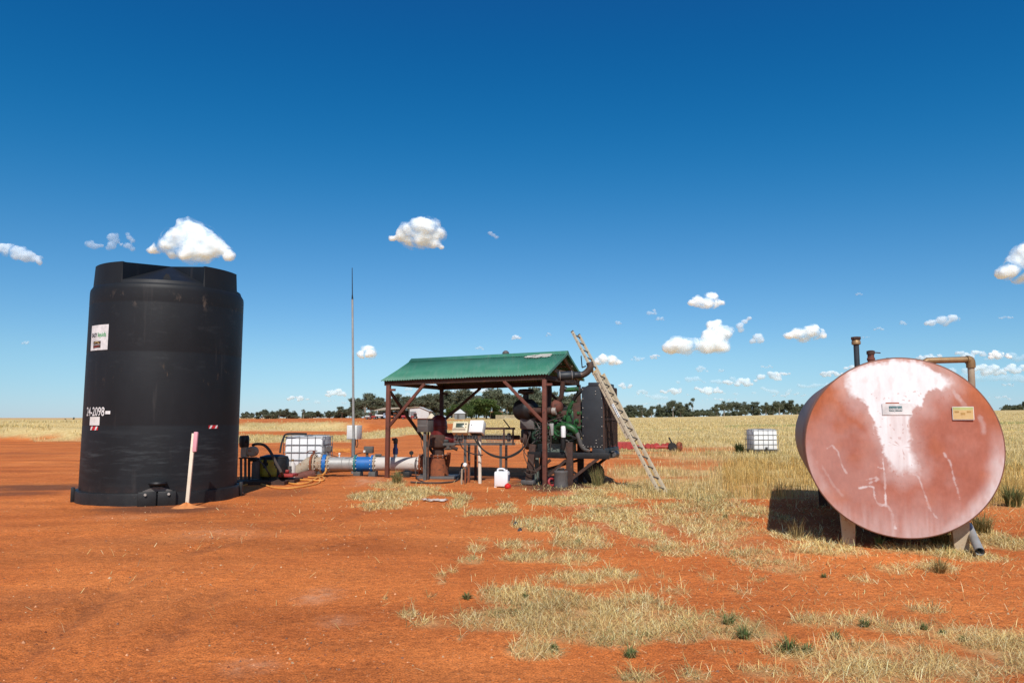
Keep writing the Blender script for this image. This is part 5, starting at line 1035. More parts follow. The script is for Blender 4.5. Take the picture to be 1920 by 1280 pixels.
def roof_side(y0, y1, z0, z1):
    n = 62 * 8; xs = np.linspace(-OV - .06, SL + OV, n + 1); mb = MB(); vs = []; fs = []
    nrm = Vector((0, -(z1 - z0), (y1 - y0))) if y1 > y0 else Vector((0, (z1 - z0), -(y1 - y0))); nrm.normalize()
    for x in xs:
        h = .013 * math.cos((x + OV) / .0745 * 2 * math.pi) + .007 * (math.floor((x + OV) / .80) % 2)
        for t in (0, .5, 1):
            y = y0 + (y1 - y0) * t; z = z0 + (z1 - z0) * t - .012 * math.sin(math.pi * t); vs.append(S(x, y + nrm.y * h, z + abs(nrm.z) * h))
    for i in range(n):
        for j in range(2): fs.append((3 * i + j, 3 * i + 3 + j, 3 * i + 4 + j, 3 * i + 1 + j))
    o = mb.add(vs, fs).build('roof_sheet', 'roof', sh, smooth=80); md = o.modifiers.new('thickness', 'SOLIDIFY'); md.thickness = .004; return o
roof_side(-.11, SW / 2, ZT - .015, ZR); roof_side(SW + .11, SW / 2, ZT - .015, ZR)
cap = MB(); vs = []; fs = []
ce = [(-.17, -.052), (-.15, -.046), (-.04, .03), (0, .05), (.04, .03), (.15, -.046), (.17, -.052)]
for x in (-OV - .08, SL + OV + .03): vs += [S(x, SW / 2 + y, ZR + z) for y, z in ce]
fs = [(i, i + 1, 8 + i, 7 + i) for i in range(6)]
o = cap.add(vs, fs).build('ridge_cap', 'roof', sh, smooth=60); md = o.modifiers.new('thickness', 'SOLIDIFY'); md.thickness = .004
for s in (0, 1):                                              # barge flashing on the open gable
    ya, yb = (-.11, SW / 2) if s == 0 else (SW + .11, SW / 2)
    MB().beam(S(SL + OV + .015, ya, ZT + .0), S(SL + OV + .015, yb, ZR - .02), .022, .07, Zv).build('barge_flashing', 'roof', sh)
vt = MB().lathe([(.06, -.12), (.06, .0), (.09, .01), (.10, .04), (.08, .08), (.04, .11), (0, .115)], S(2.62, SW / 2 + .32, ZR + .06), seg=18).build('roof_vent', 'drum_grey', sh)
sp_ = MB(); rs_ = random.Random(4)
for k in range(26):
    x = SL - .62 + rs_.uniform(-.30, .30); t = rs_.uniform(.80, .93); y = -.11 + (SW / 2 + .11) * t; z = ZT - .015 + (ZR - ZT + .015) * t + .018
    w = rs_.uniform(.03, .11); sp_.add([S(x + w * math.cos(a) * 1.3, y + w * .75 * math.sin(a), z + w * .75 * math.sin(a) * .38 + (.008 if k % 2 else .004)) for a in np.linspace(0, 6.28, 9)[:-1]], [tuple(range(8))])
sp_.build('bird_droppings', 'guano', sh, smooth=0)
X_ = Vector((1, 0, 0)); Y_ = Vector((0, 1, 0))
def ring(n, c, ax, r, rb, name, m, parent, h=.02):
    c = Vector(c); z = Vector(ax).normalized(); a = Vector((0, 0, 1)) if abs(z.z) < .9 else X_; x = a.cross(z).normalized(); y = z.cross(x); mb = MB()
    for k in range(n):
        d = x * math.cos(6.2832 * k / n) + y * math.sin(6.2832 * k / n); mb.cyl(c + d * r - z * h, c + d * r + z * h, rb, seg=6)
    return mb.build(name, m, parent)
# ------------------------------------------------------------------ caged containers
def ibc(loc, yaw, label, gauge=False):
    t = thing('caged_container', loc, label, 'container'); x, y, z = loc; c, s = math.cos(yaw), math.sin(yaw)
    def P(a, b, h): return Vector((x + a * c - b * s, y + a * s + b * c, z + h))
    rt = Matrix.Rotation(yaw, 3, 'Z'); w, d, h0, h1 = .56, .48, .17, 1.10
    MB().box(P(0, 0, (h0 + h1) / 2), (2 * w, 2 * d, h1 - h0), rt, .07).build('bottle', 'white_plastic', t)
    MB().lathe([(.13, 0), (.13, .035), (.11, .045), (0, .045)], P(0, 0, h1), seg=20).build('lid', 'black', t)
    W2, D2 = w + .025, d + .025; mb = MB()
    for zz in np.linspace(h0 + .03, h1 - .02, 5): mb.tube([P(-W2, -D2, zz), P(W2, -D2, zz), P(W2, D2, zz), P(-W2, D2, zz), P(-W2, -D2, zz)], .012, 6, caps=False)
    for k in range(6):
        a = -W2 + 2 * W2 * k / 5
        for b in (-D2, D2): mb.tube([P(a, b, h0), P(a, b, h1 + .01)], .010, 6)
    for k in range(1, 5):
        b = -D2 + 2 * D2 * k / 5
        for a in (-W2, W2): mb.tube([P(a, b, h0), P(a, b, h1 + .01)], .010, 6)
    for b in (-.2, .2): mb.beam(P(-W2, b, h1 + .03), P(W2, b, h1 + .03), .05, .02)
    mb.build('cage', 'grey_steel', t)
    pl = MB()
    for a in (-.5, 0, .5):
        for b in (-.42, .42): pl.box(P(a, b, .06), (.14, .12, .13), rt)
    pl.box(P(0, 0, .145), (1.16, 1.0, .04), rt).box(P(0, -.46, .008), (1.16, .1, .02), rt).box(P(0, .46, .008), (1.16, .1, .02), rt).build('pallet', 'grey_dark', t)
    MB().cyl(P(0, -d - .01, h0 + .07), P(0, -d - .12, h0 + .07), .045, seg=12).beam(P(-.06, -d - .09, h0 + .14), P(.06, -d - .09, h0 + .14), .02, .02).build('tap', 'black', t)
    if gauge:
        MB().box(P(w + .03, -.1, .72), (.008, .42, .3), rt).build('label_plate', 'grey_steel', t)
    return t
gx = -6.0; ibc((-6.12, 22.35, gzf(-6.1, 22.3)), R(-2), 'white caged plastic container behind the hoses right of the black tank', True)
ibc((11.75, 34.95, gzf(11.7, 34.9)), R(4), 'white caged plastic container standing alone in the dry grass')

# ------------------------------------------------------------------ transfer pump by the black tank
E0 = 18.8
def e(px, py, Y=E0): return at(px, py, Y)
b0 = G(470, 897); b0.z = 0
tp = thing('transfer_pump', (e(475, 890).x, E0, 0), 'grimy motor pump with beige valve body on a steel stand right of the black tank', 'pump')
MB().tube([e(458, 838), e(458, 831), e(458, 820), e(458, 816)], [.11, .125, .125, .10], 16).box(e(458, 826) + Vector((.10, -.06, 0)), (.08, .10, .10), None, .01).build('motor', 'black', tp)
MB().cyl(e(459, 838), e(459, 856), .095, .105, 16).lathe([(0, -.1), (.11, -.1), (.13, -.07), (.13, .07), (.11, .1), (0, .1)], e(474, 846), (0, 1, 0), 20).build('valve_body', 'pipe_beige', tp)
ring(6, e(474, 846) - Y_ * .1, (0, 1, 0), .09, .012, 'bolts', 'bolt', tp)
MB().box(e(465, 858), (.36, .3, .03)).build('stand_plate', 'rust_dark', tp)
for px in (460, 467, 452): MB().beam(e(px, 858, E0 + (.1 if px == 467 else 0)), e(px, 899, E0 + (.1 if px == 467 else 0)), .05, .05).build('leg', 'grey_dark', tp)
MB().lathe([(.0, 0), (.09, .0), (.1, .03), (.1, .38), (.08, .44), (0, .46)], e(479, 897), seg=18).build('filter_housing', 'grey_dark', tp)
MB().box(e(476, 861), (.22, .2, .09), None, .02).build('coupling', 'black', tp)
MB().box(e(495, 903, E0), (1.3, .9, .09)).build('skid', 'rust_dark', tp)
hs_ = thing('engine_pump', (e(515, 890).x, 19.2, 0), 'black and yellow plastic cased engine pump on a red skid beside the black tank', 'pump')
Y2 = 19.2
bd = MB(); vs = []
bd.lathe([(0, .62), (.20, .61), (.33, .57), (.38, .50), (.385, .2), (.37, 0), (0, 0)], Vector((e(513, 880, Y2).x, Y2, e(513, 897, Y2).z)), seg=28)
bd.build('casing', 'black', hs_)
fp = MB(); base_c = Vector((e(513, 880, Y2).x, Y2, e(513, 897, Y2).z))
fs = []; vs = []; nn_ = 14
for i in range(nn_ + 1):
    a = math.pi * 1.5 - .75 + 1.25 * i / nn_
    for j in range(7):
        zz = .08 + .42 * j / 6; vs.append(base_c + Vector((math.cos(a) * .392, math.sin(a) * .392, zz)))
for i in range(nn_):
    for j in range(6):
        u = i / nn_; v = j / 6
        if (u - .35) ** 2 / .03 + (v - .65) ** 2 / .05 > 1 and not (u > .8 and v > .4 + (1 - u)): fs.append((i * 7 + j, i * 7 + 7 + j, i * 7 + 8 + j, i * 7 + 1 + j))
o = fp.add(vs, fs).build('front_cover', 'yellow', hs_); md = o.modifiers.new('thickness', 'SOLIDIFY'); md.thickness = .012; md.offset = 1
MB().torus(base_c + Vector((0, 0, .545)), Zv, .33, .03, 28, 8).build('casing_rim', 'black_rubber', hs_)
MB().box(base_c + Vector((.12, -.05, -.03)), (1.1, .8, .07)).build('skid', 'rust_dark', hs_)
MB().box(e(541, 890, 19.0), (.36, .5, .07), None, .01).box(e(537, 882, 19.2), (.2, .3, .06), None, .01).build('red_frame', 'red_machine', hs_)
MB().cyl(base_c + Vector((.42, -.02, .05)), base_c + Vector((.42, -.02, .32)), .05, seg=12).build('exhaust_can', 'grey_dark', hs_)
wj = at(548, 884, 19.9); wj.z = 0
o = thing('white_cylinder', wj, 'dusty white upright cylinder between the engine pump and the caged container', 'cylinder')
MB().lathe([(0, 0), (.085, 0), (.09, .03), (.075, .42), (.04, .47), (.03, .50), (0, .51)], Vector((wj.x, wj.y, .0)), seg=18).build('bottle', 'pipe_white', o); MB().cyl((wj.x, wj.y, .5), (wj.x, wj.y, .55), .035, seg=10).build('cap', 'brass', o)
# hoses
def hose(pts, r, m, name, label, cat='hose', group=None, sm=6):
    w = [Vector(p) for p in pts]; o = MB().tube(w, r, 10, smooth=sm).build(name, m, base=w[0]); return tag(o, label, cat, group)
def gp(px, py, h=.03): p = G(px, py); p.z = gzf(p.x, p.y) + h; return p
hose([e(474, 834, 18.9), e(482, 832, 18.8), e(495, 834, 18.8), e(506, 845, 18.7), e(518, 868, 18.5), e(528, 886, 18.3), gp(532, 900, .03)], .035, 'brown_hose', 'suction_hose', 'thick brown hose arching from the grimy pump down to the ground')
hose([e(484, 862, 18.7), e(495, 872, 18.6), e(503, 885, 18.5), gp(516, 903, .03), gp(540, 903, .03)], .018, 'brown_hose', 'thin_hose', 'thin brown hose drooping between pump and ground')
hose([gp(508, 908, .05), gp(530, 901, .05), gp(560, 893, .05), gp(595, 888, .06), gp(640, 884, .06), gp(690, 884, .06)], .05, 'brown_hose', 'lying_hose', 'thick dusty brown hose lying along the ground below the big pipe')
hose([e(525, 848, 21.5), e(527, 835, 21.6), e(531, 822, 21.75), e(536, 814, 21.8), e(552, 812.5, 21.8), e(575, 813, 22.0)], .028, 'black_rubber', 'feed_hose', 'black hose arching onto the top of the caged container by the pipe')
hose([gp(453, 912, .02), gp(478, 907, .02), gp(495, 911, .02), gp(515, 916, .02), gp(545, 917, .02), gp(575, 913, .02), gp(598, 907, .02), gp(597, 902, .025), gp(575, 908, .03), gp(550, 909, .03), gp(538, 905, .03), gp(545, 902, .04), gp(570, 904, .04), gp(605, 905, .03), gp(604, 900, .03), gp(590, 897, .03), gp(578, 896, .03)], .022, 'orange_hose', 'orange_hose', 'bright orange hose coiled in loops on the red earth')
o = hose([at(610, 876, 20.9), at(611, 882, 20.75), at(606, 889, 20.4), gp(596, 893, .03)], .028, 'orange_hose', 'orange_drain_hose', 'short orange hose dropping from the blue flange of the pipe')

# ------------------------------------------------------------------ big pipeline
PY_ = 21.05; PZ = at(700, 869.5, PY_).z; PRd = .195
def pp(px, dz=0): p = at(px, 869.5, PY_); return Vector((p.x, PY_, PZ + dz))
pl = thing('pipeline', (pp(690).x, PY_, 0), 'large pale pipeline with blue flow meter running to the red pump', 'pipeline')
def flange(px, r, w, m, name='flange', ax=X_, nb=12, bolts='bolt', c=None):
    c = pp(px) if c is None else c; o = MB().lathe([(PRd * .9, -w), (r, -w), (r, w), (PRd * .9, w)], c, ax, 32).build(name, m, pl)
    ring(nb, c, ax, r * .88, .016, 'bolts', bolts, o, w + .025); return o
MB().cyl(pp(700), pp(789), PRd, seg=36).build('pipe', 'pipe_white', pl)
MB().cyl(pp(614), pp(665), PRd, seg=36).build('pipe', 'pipe_grey', pl)
for px in (643, 657): MB().torus(pp(px), X_, PRd, .012, 36, 6).build('weld_ring', 'pipe_grey', pl)
MB().cyl(pp(585), pp(609), PRd, seg=36).build('pipe', 'pipe_beige', pl)
flange(586, .28, .03, 'rust_orange'); flange(591, .28, .025, 'pipe_beige'); 
flange(610, .27, .05, 'blue', 'valve_wafer'); flange(604, .265, .02, 'pipe_beige'); flange(616, .24, .025, 'pipe_beige')
MB().cyl(pp(668), pp(697), .205, seg=36).build('flow_meter', 'blue', pl)
flange(667, .255, .03, 'teal'); flange(698.5, .255, .025, 'blue'); flange(703, .25, .022, 'pipe_beige')
flange(788, .27, .03, 'rust_orange'); flange(793, .285, .03, 'rust_orange')
MB().tube([pp(588, .03), pp(583, .02), pp(576, -.05), pp(552, -.30), pp(538, -.48)], [PRd, PRd, PRd, PRd * .95, PRd * .95], 28, smooth=4).build('inclined_pipe', 'pipe_beige', pl)
MB().tube([at(589, 888, 20.9), at(565, 893, 20.75), at(545, 900, 20.6)], .13, 16).build('buried_pipe', 'rust_red', pl)
m_ = MB().cyl(pp(688, .2), pp(688, .30), .04, seg=10).box(pp(691, .40), (.26, .16, .19), None, .015).build('meter_head', 'grey_dark', pl); MB().box(pp(684, .36) - Y_ * .10, (.06, .03, .06)).build('meter_tag', 'white', m_)
MB().tube([pp(588, .28), pp(588, .36)], .04, 8).beam(pp(574, .31), pp(579, .37), .03, .02).beam(pp(579, .37), pp(594, .37), .04, .025).build('lever', 'rust_red', pl)
MB().cyl(pp(613, .2), pp(613, .42), .045, seg=12).box(pp(616, .42), (.16, .12, .18), None, .02).build('actuator', 'grey_steel', pl); MB().lathe([(0, -.01), (.08, -.01), (.08, .01), (0, .01)], pp(617, .43) - Y_ * .08, Y_, 16).build('actuator_dial', 'drum_grey', pl)
MB().cyl(pp(636, .18), pp(636, .26), .02, seg=8).ball(pp(636, .28), .035).build('air_bleed', 'white', pl)
MB().tube([pp(620, .25), pp(635, .19), pp(650, .16) - Y_ * .1, pp(663, .22), pp(672, .30), pp(684, .33)], .012, 6, smooth=5).build('cable', 'black_rubber', pl)
MB().cyl(pp(722, .2), pp(704, .23), .022, seg=8).box(pp(709, .25), (.18, .08, .06), None, .01).build('tap_set', 'grey_dark', pl)
v_ = MB().cyl(pp(741, .16), pp(741, .27), .055, seg=12).build('valve_riser', 'pipe_grey', pl)
MB().lathe([(.06, 0), (.075, .02), (.075, .16), (.05, .19), (.05, .3)], pp(741, .27), seg=14).build('air_valve', mat('dark_blue_valve_paint', (.012, .025, .09), None, 6, .5, .4), pl); MB().lathe([(.055, .3), (.065, .32), (.065, .42), (.03, .46), (0, .47)], pp(741, .27), seg=14).cyl(pp(738, .68), pp(734.5, .70), .035, seg=8).build('air_valve_cap', 'black', pl)
MB().cyl(pp(771, .18), pp(771, .26), .015, seg=8).lathe([(0, -.02), (.06, -.02), (.06, .02), (0, .02)], pp(771, .31), Y_, 16).build('gauge', 'black', pl)
for px in (672, 700, 764): MB().box(Vector((pp(px).x, PY_, .03)), (.2, .45, .24), None, .02).build('support_block', 'black' if px == 764 else 'grey_dark', pl)

# ------------------------------------------------------------------ mast with cabinet
mY = 22.3; mb_ = at(662.5, 866, mY); mb_.z = 0
ma = thing('antenna_mast', mb_, 'tall thin grey mast with black whip aerial and a white cabinet on its post', 'mast')
def mp(px, py, dy=0): return at(px, py, mY + dy)
MB().cyl((mb_.x, mY, -.2), mp(662.6, 822), .055, seg=12).build('post', 'grey_steel', ma)
MB().tube([mp(662.8, 826), mp(662, 700), mp(660.8, 561)], [.036, .034, .030], 10).build('pole', 'pipe_grey', ma)
MB().cyl(mp(660.8, 562), mp(660.6, 553), .03, .02, 8).tube([mp(660.7, 556), mp(660.3, 502)], [.016, .010], 6).build('aerial', 'black', ma)
cb = MB().box(mp(664.5, 810, .26), (.33, .36, .42), Matrix.Rotation(R(-14), 3, 'Z'), .01).build('cabinet', 'white', ma)
MB().box(mp(664.5, 810, .26) + Matrix.Rotation(R(-14), 3, 'Z') @ Vector((0, -.186, 0)), (.29, .012, .38), Matrix.Rotation(R(-14), 3, 'Z'), .004).build('cabinet_door', 'white', cb)
MB().tube([mp(667, 823, .15), mp(667, 834, .1), mp(669, 838, .1), mp(671, 832, .1), mp(670, 824, .2)], .012, 6, smooth=4).build('cable', 'black_rubber', ma)

# ------------------------------------------------------------------ red pump under the shelter
qY = 20.75; qc = at(822, 885, qY); qc.z = 0
def q_(px, py, Y=None): return at(px, py, Y or qY)
gpz = q_(822, 830).z
pu = thing('vertical_pump', qc, 'rusty red vertical turbine pump with domed gear head under the shelter', 'pump')
cx = qc.x
MB().lathe([(.34, -.02), (.34, .03), (.29, .05), (.25, .30), (.20, .56), (.24, .58), (.24, .62), (.16, .63), (0, .63)], Vector((cx, qY, 0)), seg=28).build('discharge_head', 'rust_orange', pu)
MB().tube([pp(794), pp(800), Vector((cx - .1, qY + .1, PZ + .02)), Vector((cx, qY, .45))], [.2, .2, .2, .18], 18, smooth=4).build('discharge_elbow', 'rust_dark', pu)
MB().lathe([(.16, .60), (.16, .80), (.24, .84), (.26, .88), (.26, 1.12), (.24, 1.18)], Vector((cx, qY, 0)), seg=24).build('lantern', 'rust_dark', pu)
MB().lathe([(.24, 1.1), (.235, 1.36), (.245, 1.37), (.245, 1.42), (.235, 1.43), (.225, 1.55), (.18, 1.66), (.10, 1.72), (0, 1.74)], Vector((cx, qY, 0)), seg=28).build('gear_head', 'maroon', pu)
MB().lathe([(.17, 0), (.17, .28), (.2, .3), (.2, .36), (.1, .37), (.1, .55), (0, .56)], Vector((cx + .12, qY, 1.07)), X_, 20).build('input_housing', 'maroon', pu)
MB().box(Vector((cx + .05, qY, .95)), (.5, .4, .22), None, .04).build('gearbox_base', 'black', pu)
MB().lathe([(.12, 0), (.12, .03), (.05, .05), (.05, .12), (0, .12)], q_(840, 843, 20.4), (0, 0, 1), 14).build('oil_cup', 'grey_dark', pu)
MB().tube([q_(842, 848), q_(840, 865), q_(836, 880), q_(828, 885)], [.05, .06, .06, .05], 10, smooth=3).build('drain_elbow', 'rust_orange', pu)
MB().tube([Vector((cx + .2, qY, 1.0)), Vector((cx + .35, qY - .2, .9)), q_(848, 838, 20.4), q_(858, 842, 20.4)], .05, 10, smooth=3).build('side_pipe', 'rust_dark', pu)
MB().box(Vector((cx, qY - .02, .0)), (1.1, 1.0, .12), None, .01).build('plinth', 'drum_grey', pu)
ring(10, Vector((cx, qY, .6)), Zv, .215, .018, 'bolts', 'bolt', pu, .04)
# grey control box on two posts
kY = 19.75
kc = at(797, 905, kY); kc.z = 0
kb = thing('meter_box', kc, 'rust stained grey metal box on a steel post beside the left shelter brace', 'box')
rt = Matrix.Rotation(R(-24), 3, 'Z'); o = MB().box(at(797.5, 797.5, kY + .15), (.33, .30, .345), rt, .01).build('housing', 'grey_box', kb)
MB().box(at(797.5, 784.6, kY + .15), (.37, .34, .02), rt).build('lid', 'rust_red', o); MB().box(at(797.5, 797.5, kY + .15) + rt @ Vector((0, -.155, .0)), (.30, .01, .012), rt).build('seam', 'pipe_grey', o)
for px, dy, w in ((797, 0, .085), (803, .12, .05)): MB().beam(Vector((at(px, 850, kY + dy).x, kY + dy, -.1)), at(px, 810, kY + dy + .08), w, w).build('post', 'grey_dark' if px == 797 else 'rust_dark', kb)
hose([at(790, 812, 19.7), at(790, 830, 19.6), at(795, 850, 19.6), at(796, 870, 19.6)], .008, 'black_rubber', 'control_cable', 'thin black cable hanging below the rust stained grey box', 'cable')
hose([at(781, 858, 20.85), at(778, 868, 20.6), at(779, 885, 20.2), at(784, 898, 19.6), gp(795, 904, .01)], .014, 'brown_hose', 'gauge_hose', 'thin hose drooping from the white pipe end to the ground', 'hose')
hose([gp(770, 906, .03), gp(800, 907, .03), gp(835, 906, .03), gp(858, 900, .03), gp(866, 885, .25), at(870, 872, 19.4)], .022, 'brown_hose', 'water_hose', 'dusty hose running along the ground to the small pressure gauge', 'hose')
# tilted control panel and white box
def tilted_box(name, cxp, cyp, Y, w, h, d, yaw, tilt, m, label, cat):
    c = at(cxp, cyp, Y); t = thing(name, (c.x, c.y, 0), label, cat); rt = Matrix.Rotation(yaw, 3, 'Z') @ Matrix.Rotation(-tilt, 3, 'X'); o = MB().box(c, (w, d, h), rt, .012).build('housing', m, t); return t, o, c, rt
t, o, c, rt = tilted_box('control_console', 864, 803, 19.0, .40, .31, .16, R(-10), R(28), 'cream', 'cream control panel with dark display tilted up on the left post', 'control panel')
f = lambda a, b, d=-.084: c + rt @ Vector((a, d, b))
MB().box(f(-.01, .05), (.21, .012, .12), rt, .003).build('display', 'glass_dark', o)
MB().box(f(.145, .085), (.035, .02, .035), rt, .004).build('key_switch', 'black', o); MB().box(f(.15, -.005), (.03, .015, .03), rt, .004).build('button', 'brass', o)
MB().box(f(-.02, -.04, -.083), (.30, .008, .012), rt).box(f(-.02, -.075, -.083), (.34, .006, .05), rt, .002).build('trim', 'pipe_beige', o)
MB().cyl(f(-.1, -.17, 0), f(-.1, -.22, .0), .02, seg=8).cyl(f(.06, -.17, 0), f(.06, -.22, 0), .02, seg=8).build('cable_gland', 'black', o)
MB().beam((c.x + .12, 19.02, -.1), (c.x + .11, 19.04, c.z - .1), .07, .05, Y_).build('post', 'grey_dark', t); MB().beam((c.x + .2, 19.15, -.1), (c.x + .2, 19.15, .55), .05, .05, Y_).build('stub_post', 'rust_orange', t)
t, o, c2, rt2 = tilted_box('switch_box', 895, 802, 18.9, .37, .34, .22, R(-16), R(24), 'white', 'white metal switch box tilted up on a white pipe post', 'switch box')
f2 = lambda a, b, d=-.115: c2 + rt2 @ Vector((a, d, b))
MB().box(f2(0, 0), (.35, .012, .32), rt2, .004).build('door', 'white', o); MB().box(f2(-.12, .03, -.125), (.02, .012, .02), rt2).build('latch', 'grey_dark', o); MB().box(f2(0, -.175, -.0), (.28, .14, .012), rt2).build('base_plate', 'black', o)
MB().cyl((c2.x + .07, 18.95, -.1), (c2.x + .05, 18.98, c2.z - .13), .045, seg=14).build('post', mat('chalky_white_pipe', (.70, .64, .54), (.58, .47, .36), 5, .6, .7), t)
for k, (a, b) in enumerate([(-.06, 0), (.0, .03)]):
    hose([f2(a, -.2, 0), f2(a + .05, -.32, -.05), at(905, 842, 18.7), at(925, 853 + 2 * k, 18.6), at(950, 856 + 2 * k, 18.6), at(972, 846 + 3 * k, 18.7), at(984, 835, 18.8)], .020 - .004 * k, 'black_rubber', 'control_cable', 'black cables looping from the white switch box to the engine', 'cable', 'cables from the white box')
hose([f(-.1, -.2, 0), at(860, 825, 18.9), at(868, 840, 18.9), at(885, 850, 18.8), at(905, 853, 18.7)], .014, 'black_rubber', 'panel_cable', 'black cable sweeping right from the cream control panel', 'cable')
# gauge on short stand
g0 = G(869, 907); t = thing('pressure_gauge', g0, 'small chrome pressure gauge on a short stand of two pipes', 'gauge'); gq = at(872, 871, g0.y)
MB().lathe([(0, -.02), (.05, -.025), (.05, .02), (.045, .025), (0, .025)], gq, (-.25, -1, .2), 18).build('dial', 'white', t); MB().torus(gq, (-.25, -1, .2), .05, .008, 20, 6).build('bezel', 'bolt', t)
for a in (-.05, .04): MB().cyl((g0.x + a, g0.y, -.05), (g0.x + a + .01, g0.y, gq.z - .1), .022, seg=8).build('stand_pipe', 'rust_orange' if a > 0 else 'pipe_beige', t)
MB().cyl((g0.x - .0, g0.y, gq.z - .11), gq - Zv * .04, .02, seg=8).build('stem', 'brass', t)
# drive shaft with guard rack
dY = 19.9
def d_(px, py, dy=0): return at(px, py, dY + dy)
dr = thing('driveshaft_guard', (d_(900, 880).x, dY, 0), 'dark steel guard rack with mesh and legs around the drive shaft', 'guard rack')
xl, xr = d_(832, 800).x, d_(966, 800).x; zt = d_(900, 803).z; zb = d_(900, 832).z
for yy in (-.2, .2): MB().beam((xl + .5, dY + yy, zt), (xr, dY + yy, zt), .07, .05).build('top_rail', 'rust_dark', dr); MB().beam((xl, dY + yy, zb), (xr, dY + yy, zb), .06, .05).build('bottom_rail', 'grey_dark', dr)
ms = MB()
for k in range(40):
    x = xl + .3 + (xr - xl - .35) * k / 39; ms.cyl((x, dY - .2, zb), (x, dY - .2, zb + .26), .005, seg=5)
for z in (.08, .17, .26): ms.cyl((xl + .3, dY - .2, zb + z), (xr - .05, dY - .2, zb + z), .005, seg=5)
ms.build('guard_mesh', 'grey_steel', dr)
for px in (880, 891, 939, 949): MB().beam((d_(px, 880).x, dY - (.2 if px in (880, 939) else -.2), -.1), (d_(px, 880).x, dY - (.2 if px in (880, 939) else -.2), zb), .07, .06, Y_).build('leg', 'grey_dark' if px in (880, 939) else 'rust_dark', dr)
for px in (945, 962): MB().beam((d_(px, 880).x, dY - .22, zb), (d_(px, 880).x, dY - .22, zt), .05, .05, Y_).build('upright', 'rust_dark', dr)
MB().cyl((cx + .6, qY - .2, 1.12), (d_(975, 815).x, dY + .3, 1.12), .06, seg=14).lathe([(.06, 0), (.12, .02), (.12, .10), (.06, .12)], Vector((d_(950, 815).x, dY + .25, 1.12)), X_, 14).build('drive_shaft', 'rust_dark', dr)
MB().beam(d_(957, 803), d_(944, 786), .03, .03).build('lever', 'black', dr)
# jerry can, cap
j = G(939, 914); j.z = gzf(j.x, j.y); rt = Matrix.Rotation(R(-14), 3, 'Z'); jc = thing('jerry_can', j, 'bright white plastic jerry can on the red soil in front of the shelter', 'jerry can')
def jb(a, b, h): return j + rt @ Vector((a, b, h))
MB().box(jb(0, .12, .20), (.34, .25, .36), rt, .04).box(jb(-.14, .12, .015), (.06, .2, .04), rt, .01).box(jb(.14, .12, .015), (.06, .2, .04), rt, .01).build('body', 'white_plastic', jc)
MB().tube([jb(-.11, .12, .37), jb(-.09, .12, .43), jb(.04, .12, .43), jb(.09, .12, .37)], .022, 8, smooth=4).build('handle', 'white_plastic', jc); MB().cyl(jb(.12, .06, .37), jb(.12, .06, .42), .035, seg=14).build('neck', 'white_plastic', jc)
MB().box(jb(.172, .12, .23), (.004, .16, .14), rt).build('blue_label', mat('blue_grey_print', (.10, .14, .22), None, 20, .9, .6), jc); MB().box(jb(.172, .12, .10), (.004, .16, .08), rt).build('yellow_label', 'sign_yellow', jc)
k_ = G(952, 916); o = MB().lathe([(0, .0), (.05, .0), (.075, .03), (.078, .07), (.055, .105), (.03, .115), (.02, .13), (0, .13)], Vector((k_.x, k_.y, gzf(k_.x, k_.y))), seg=20).build('red_float', 'red_plastic', base=Vector((k_.x, k_.y, 0))); tag(o, 'small round red plastic cap lying by the white jerry can', 'cap')

# ------------------------------------------------------------------ diesel engine on its stand
EO = Vector((.40, 18.95, 0)); EA = R(22); EX = Vector((math.cos(EA), -math.sin(EA), 0)); EY = Vector((math.sin(EA), math.cos(EA), 0)); ER = Matrix((EX, EY, Zv)).transposed()
def E(x, y, z): return EO + EX * x + EY * y + Vector((0, 0, z))
en = thing('diesel_engine', EO, 'large oily green and black diesel engine with tall radiator on a steel stand', 'engine')
def EB(*bx): 
    mb = MB()
    for c, s, b in bx: mb.box(E(*c), s, ER, b)
    return mb
EB(((.62, .50, 1.30), (1.15, .60, .62), .05), ((.55, .50, 1.72), (.95, .42, .26), .04), ((.1, .5, 1.2), (.16, .62, .7), .06)).build('engine_block', 'green_dull', en)
EB(((.55, .50, 1.88), (.9, .34, .12), .03)).build('rocker_cover', 'black', en)
EB(((.62, .46, .88), (.95, .46, .36), .06)).build('oil_pan', 'greengrey', en)
MB().lathe([(.0, 0), (.16, 0), (.30, .12), (.32, .30), (.30, .34)], E(-.32, .5, 1.25), EX, 24).build('clutch_housing', 'black', en)
MB().lathe([(.0, 0), (.10, .0), (.10, .12), (.27, .14), (.27, .24), (0, .24)], E(-.30, .35, 1.10), EX, 22).build('flywheel_cover', 'rust_dark', en)
EB(((-.06, .25, 1.50), (.42, .30, .30), .05)).build('gear_case', 'drum_grey', en)
for k in range(6): MB().tube([E(.22 + .15 * k, .16, 1.60), E(.22 + .15 * k, .05, 1.66), E(.22 + .15 * k, .02, 1.74)], .045, 8, smooth=3).build('exhaust_port', 'rust_dark', en)
MB().tube([E(.1, .08, 1.76), E(1.05, .08, 1.76)], .075, 14).build('exhaust_manifold', 'rust_dark', en)
MB().lathe([(0, -.12), (.13, -.12), (.17, -.07), (.17, .07), (.13, .12), (.07, .14), (0, .14)], E(.78, .05, 1.93), EX, 20).build('turbocharger', 'rust_red', en)
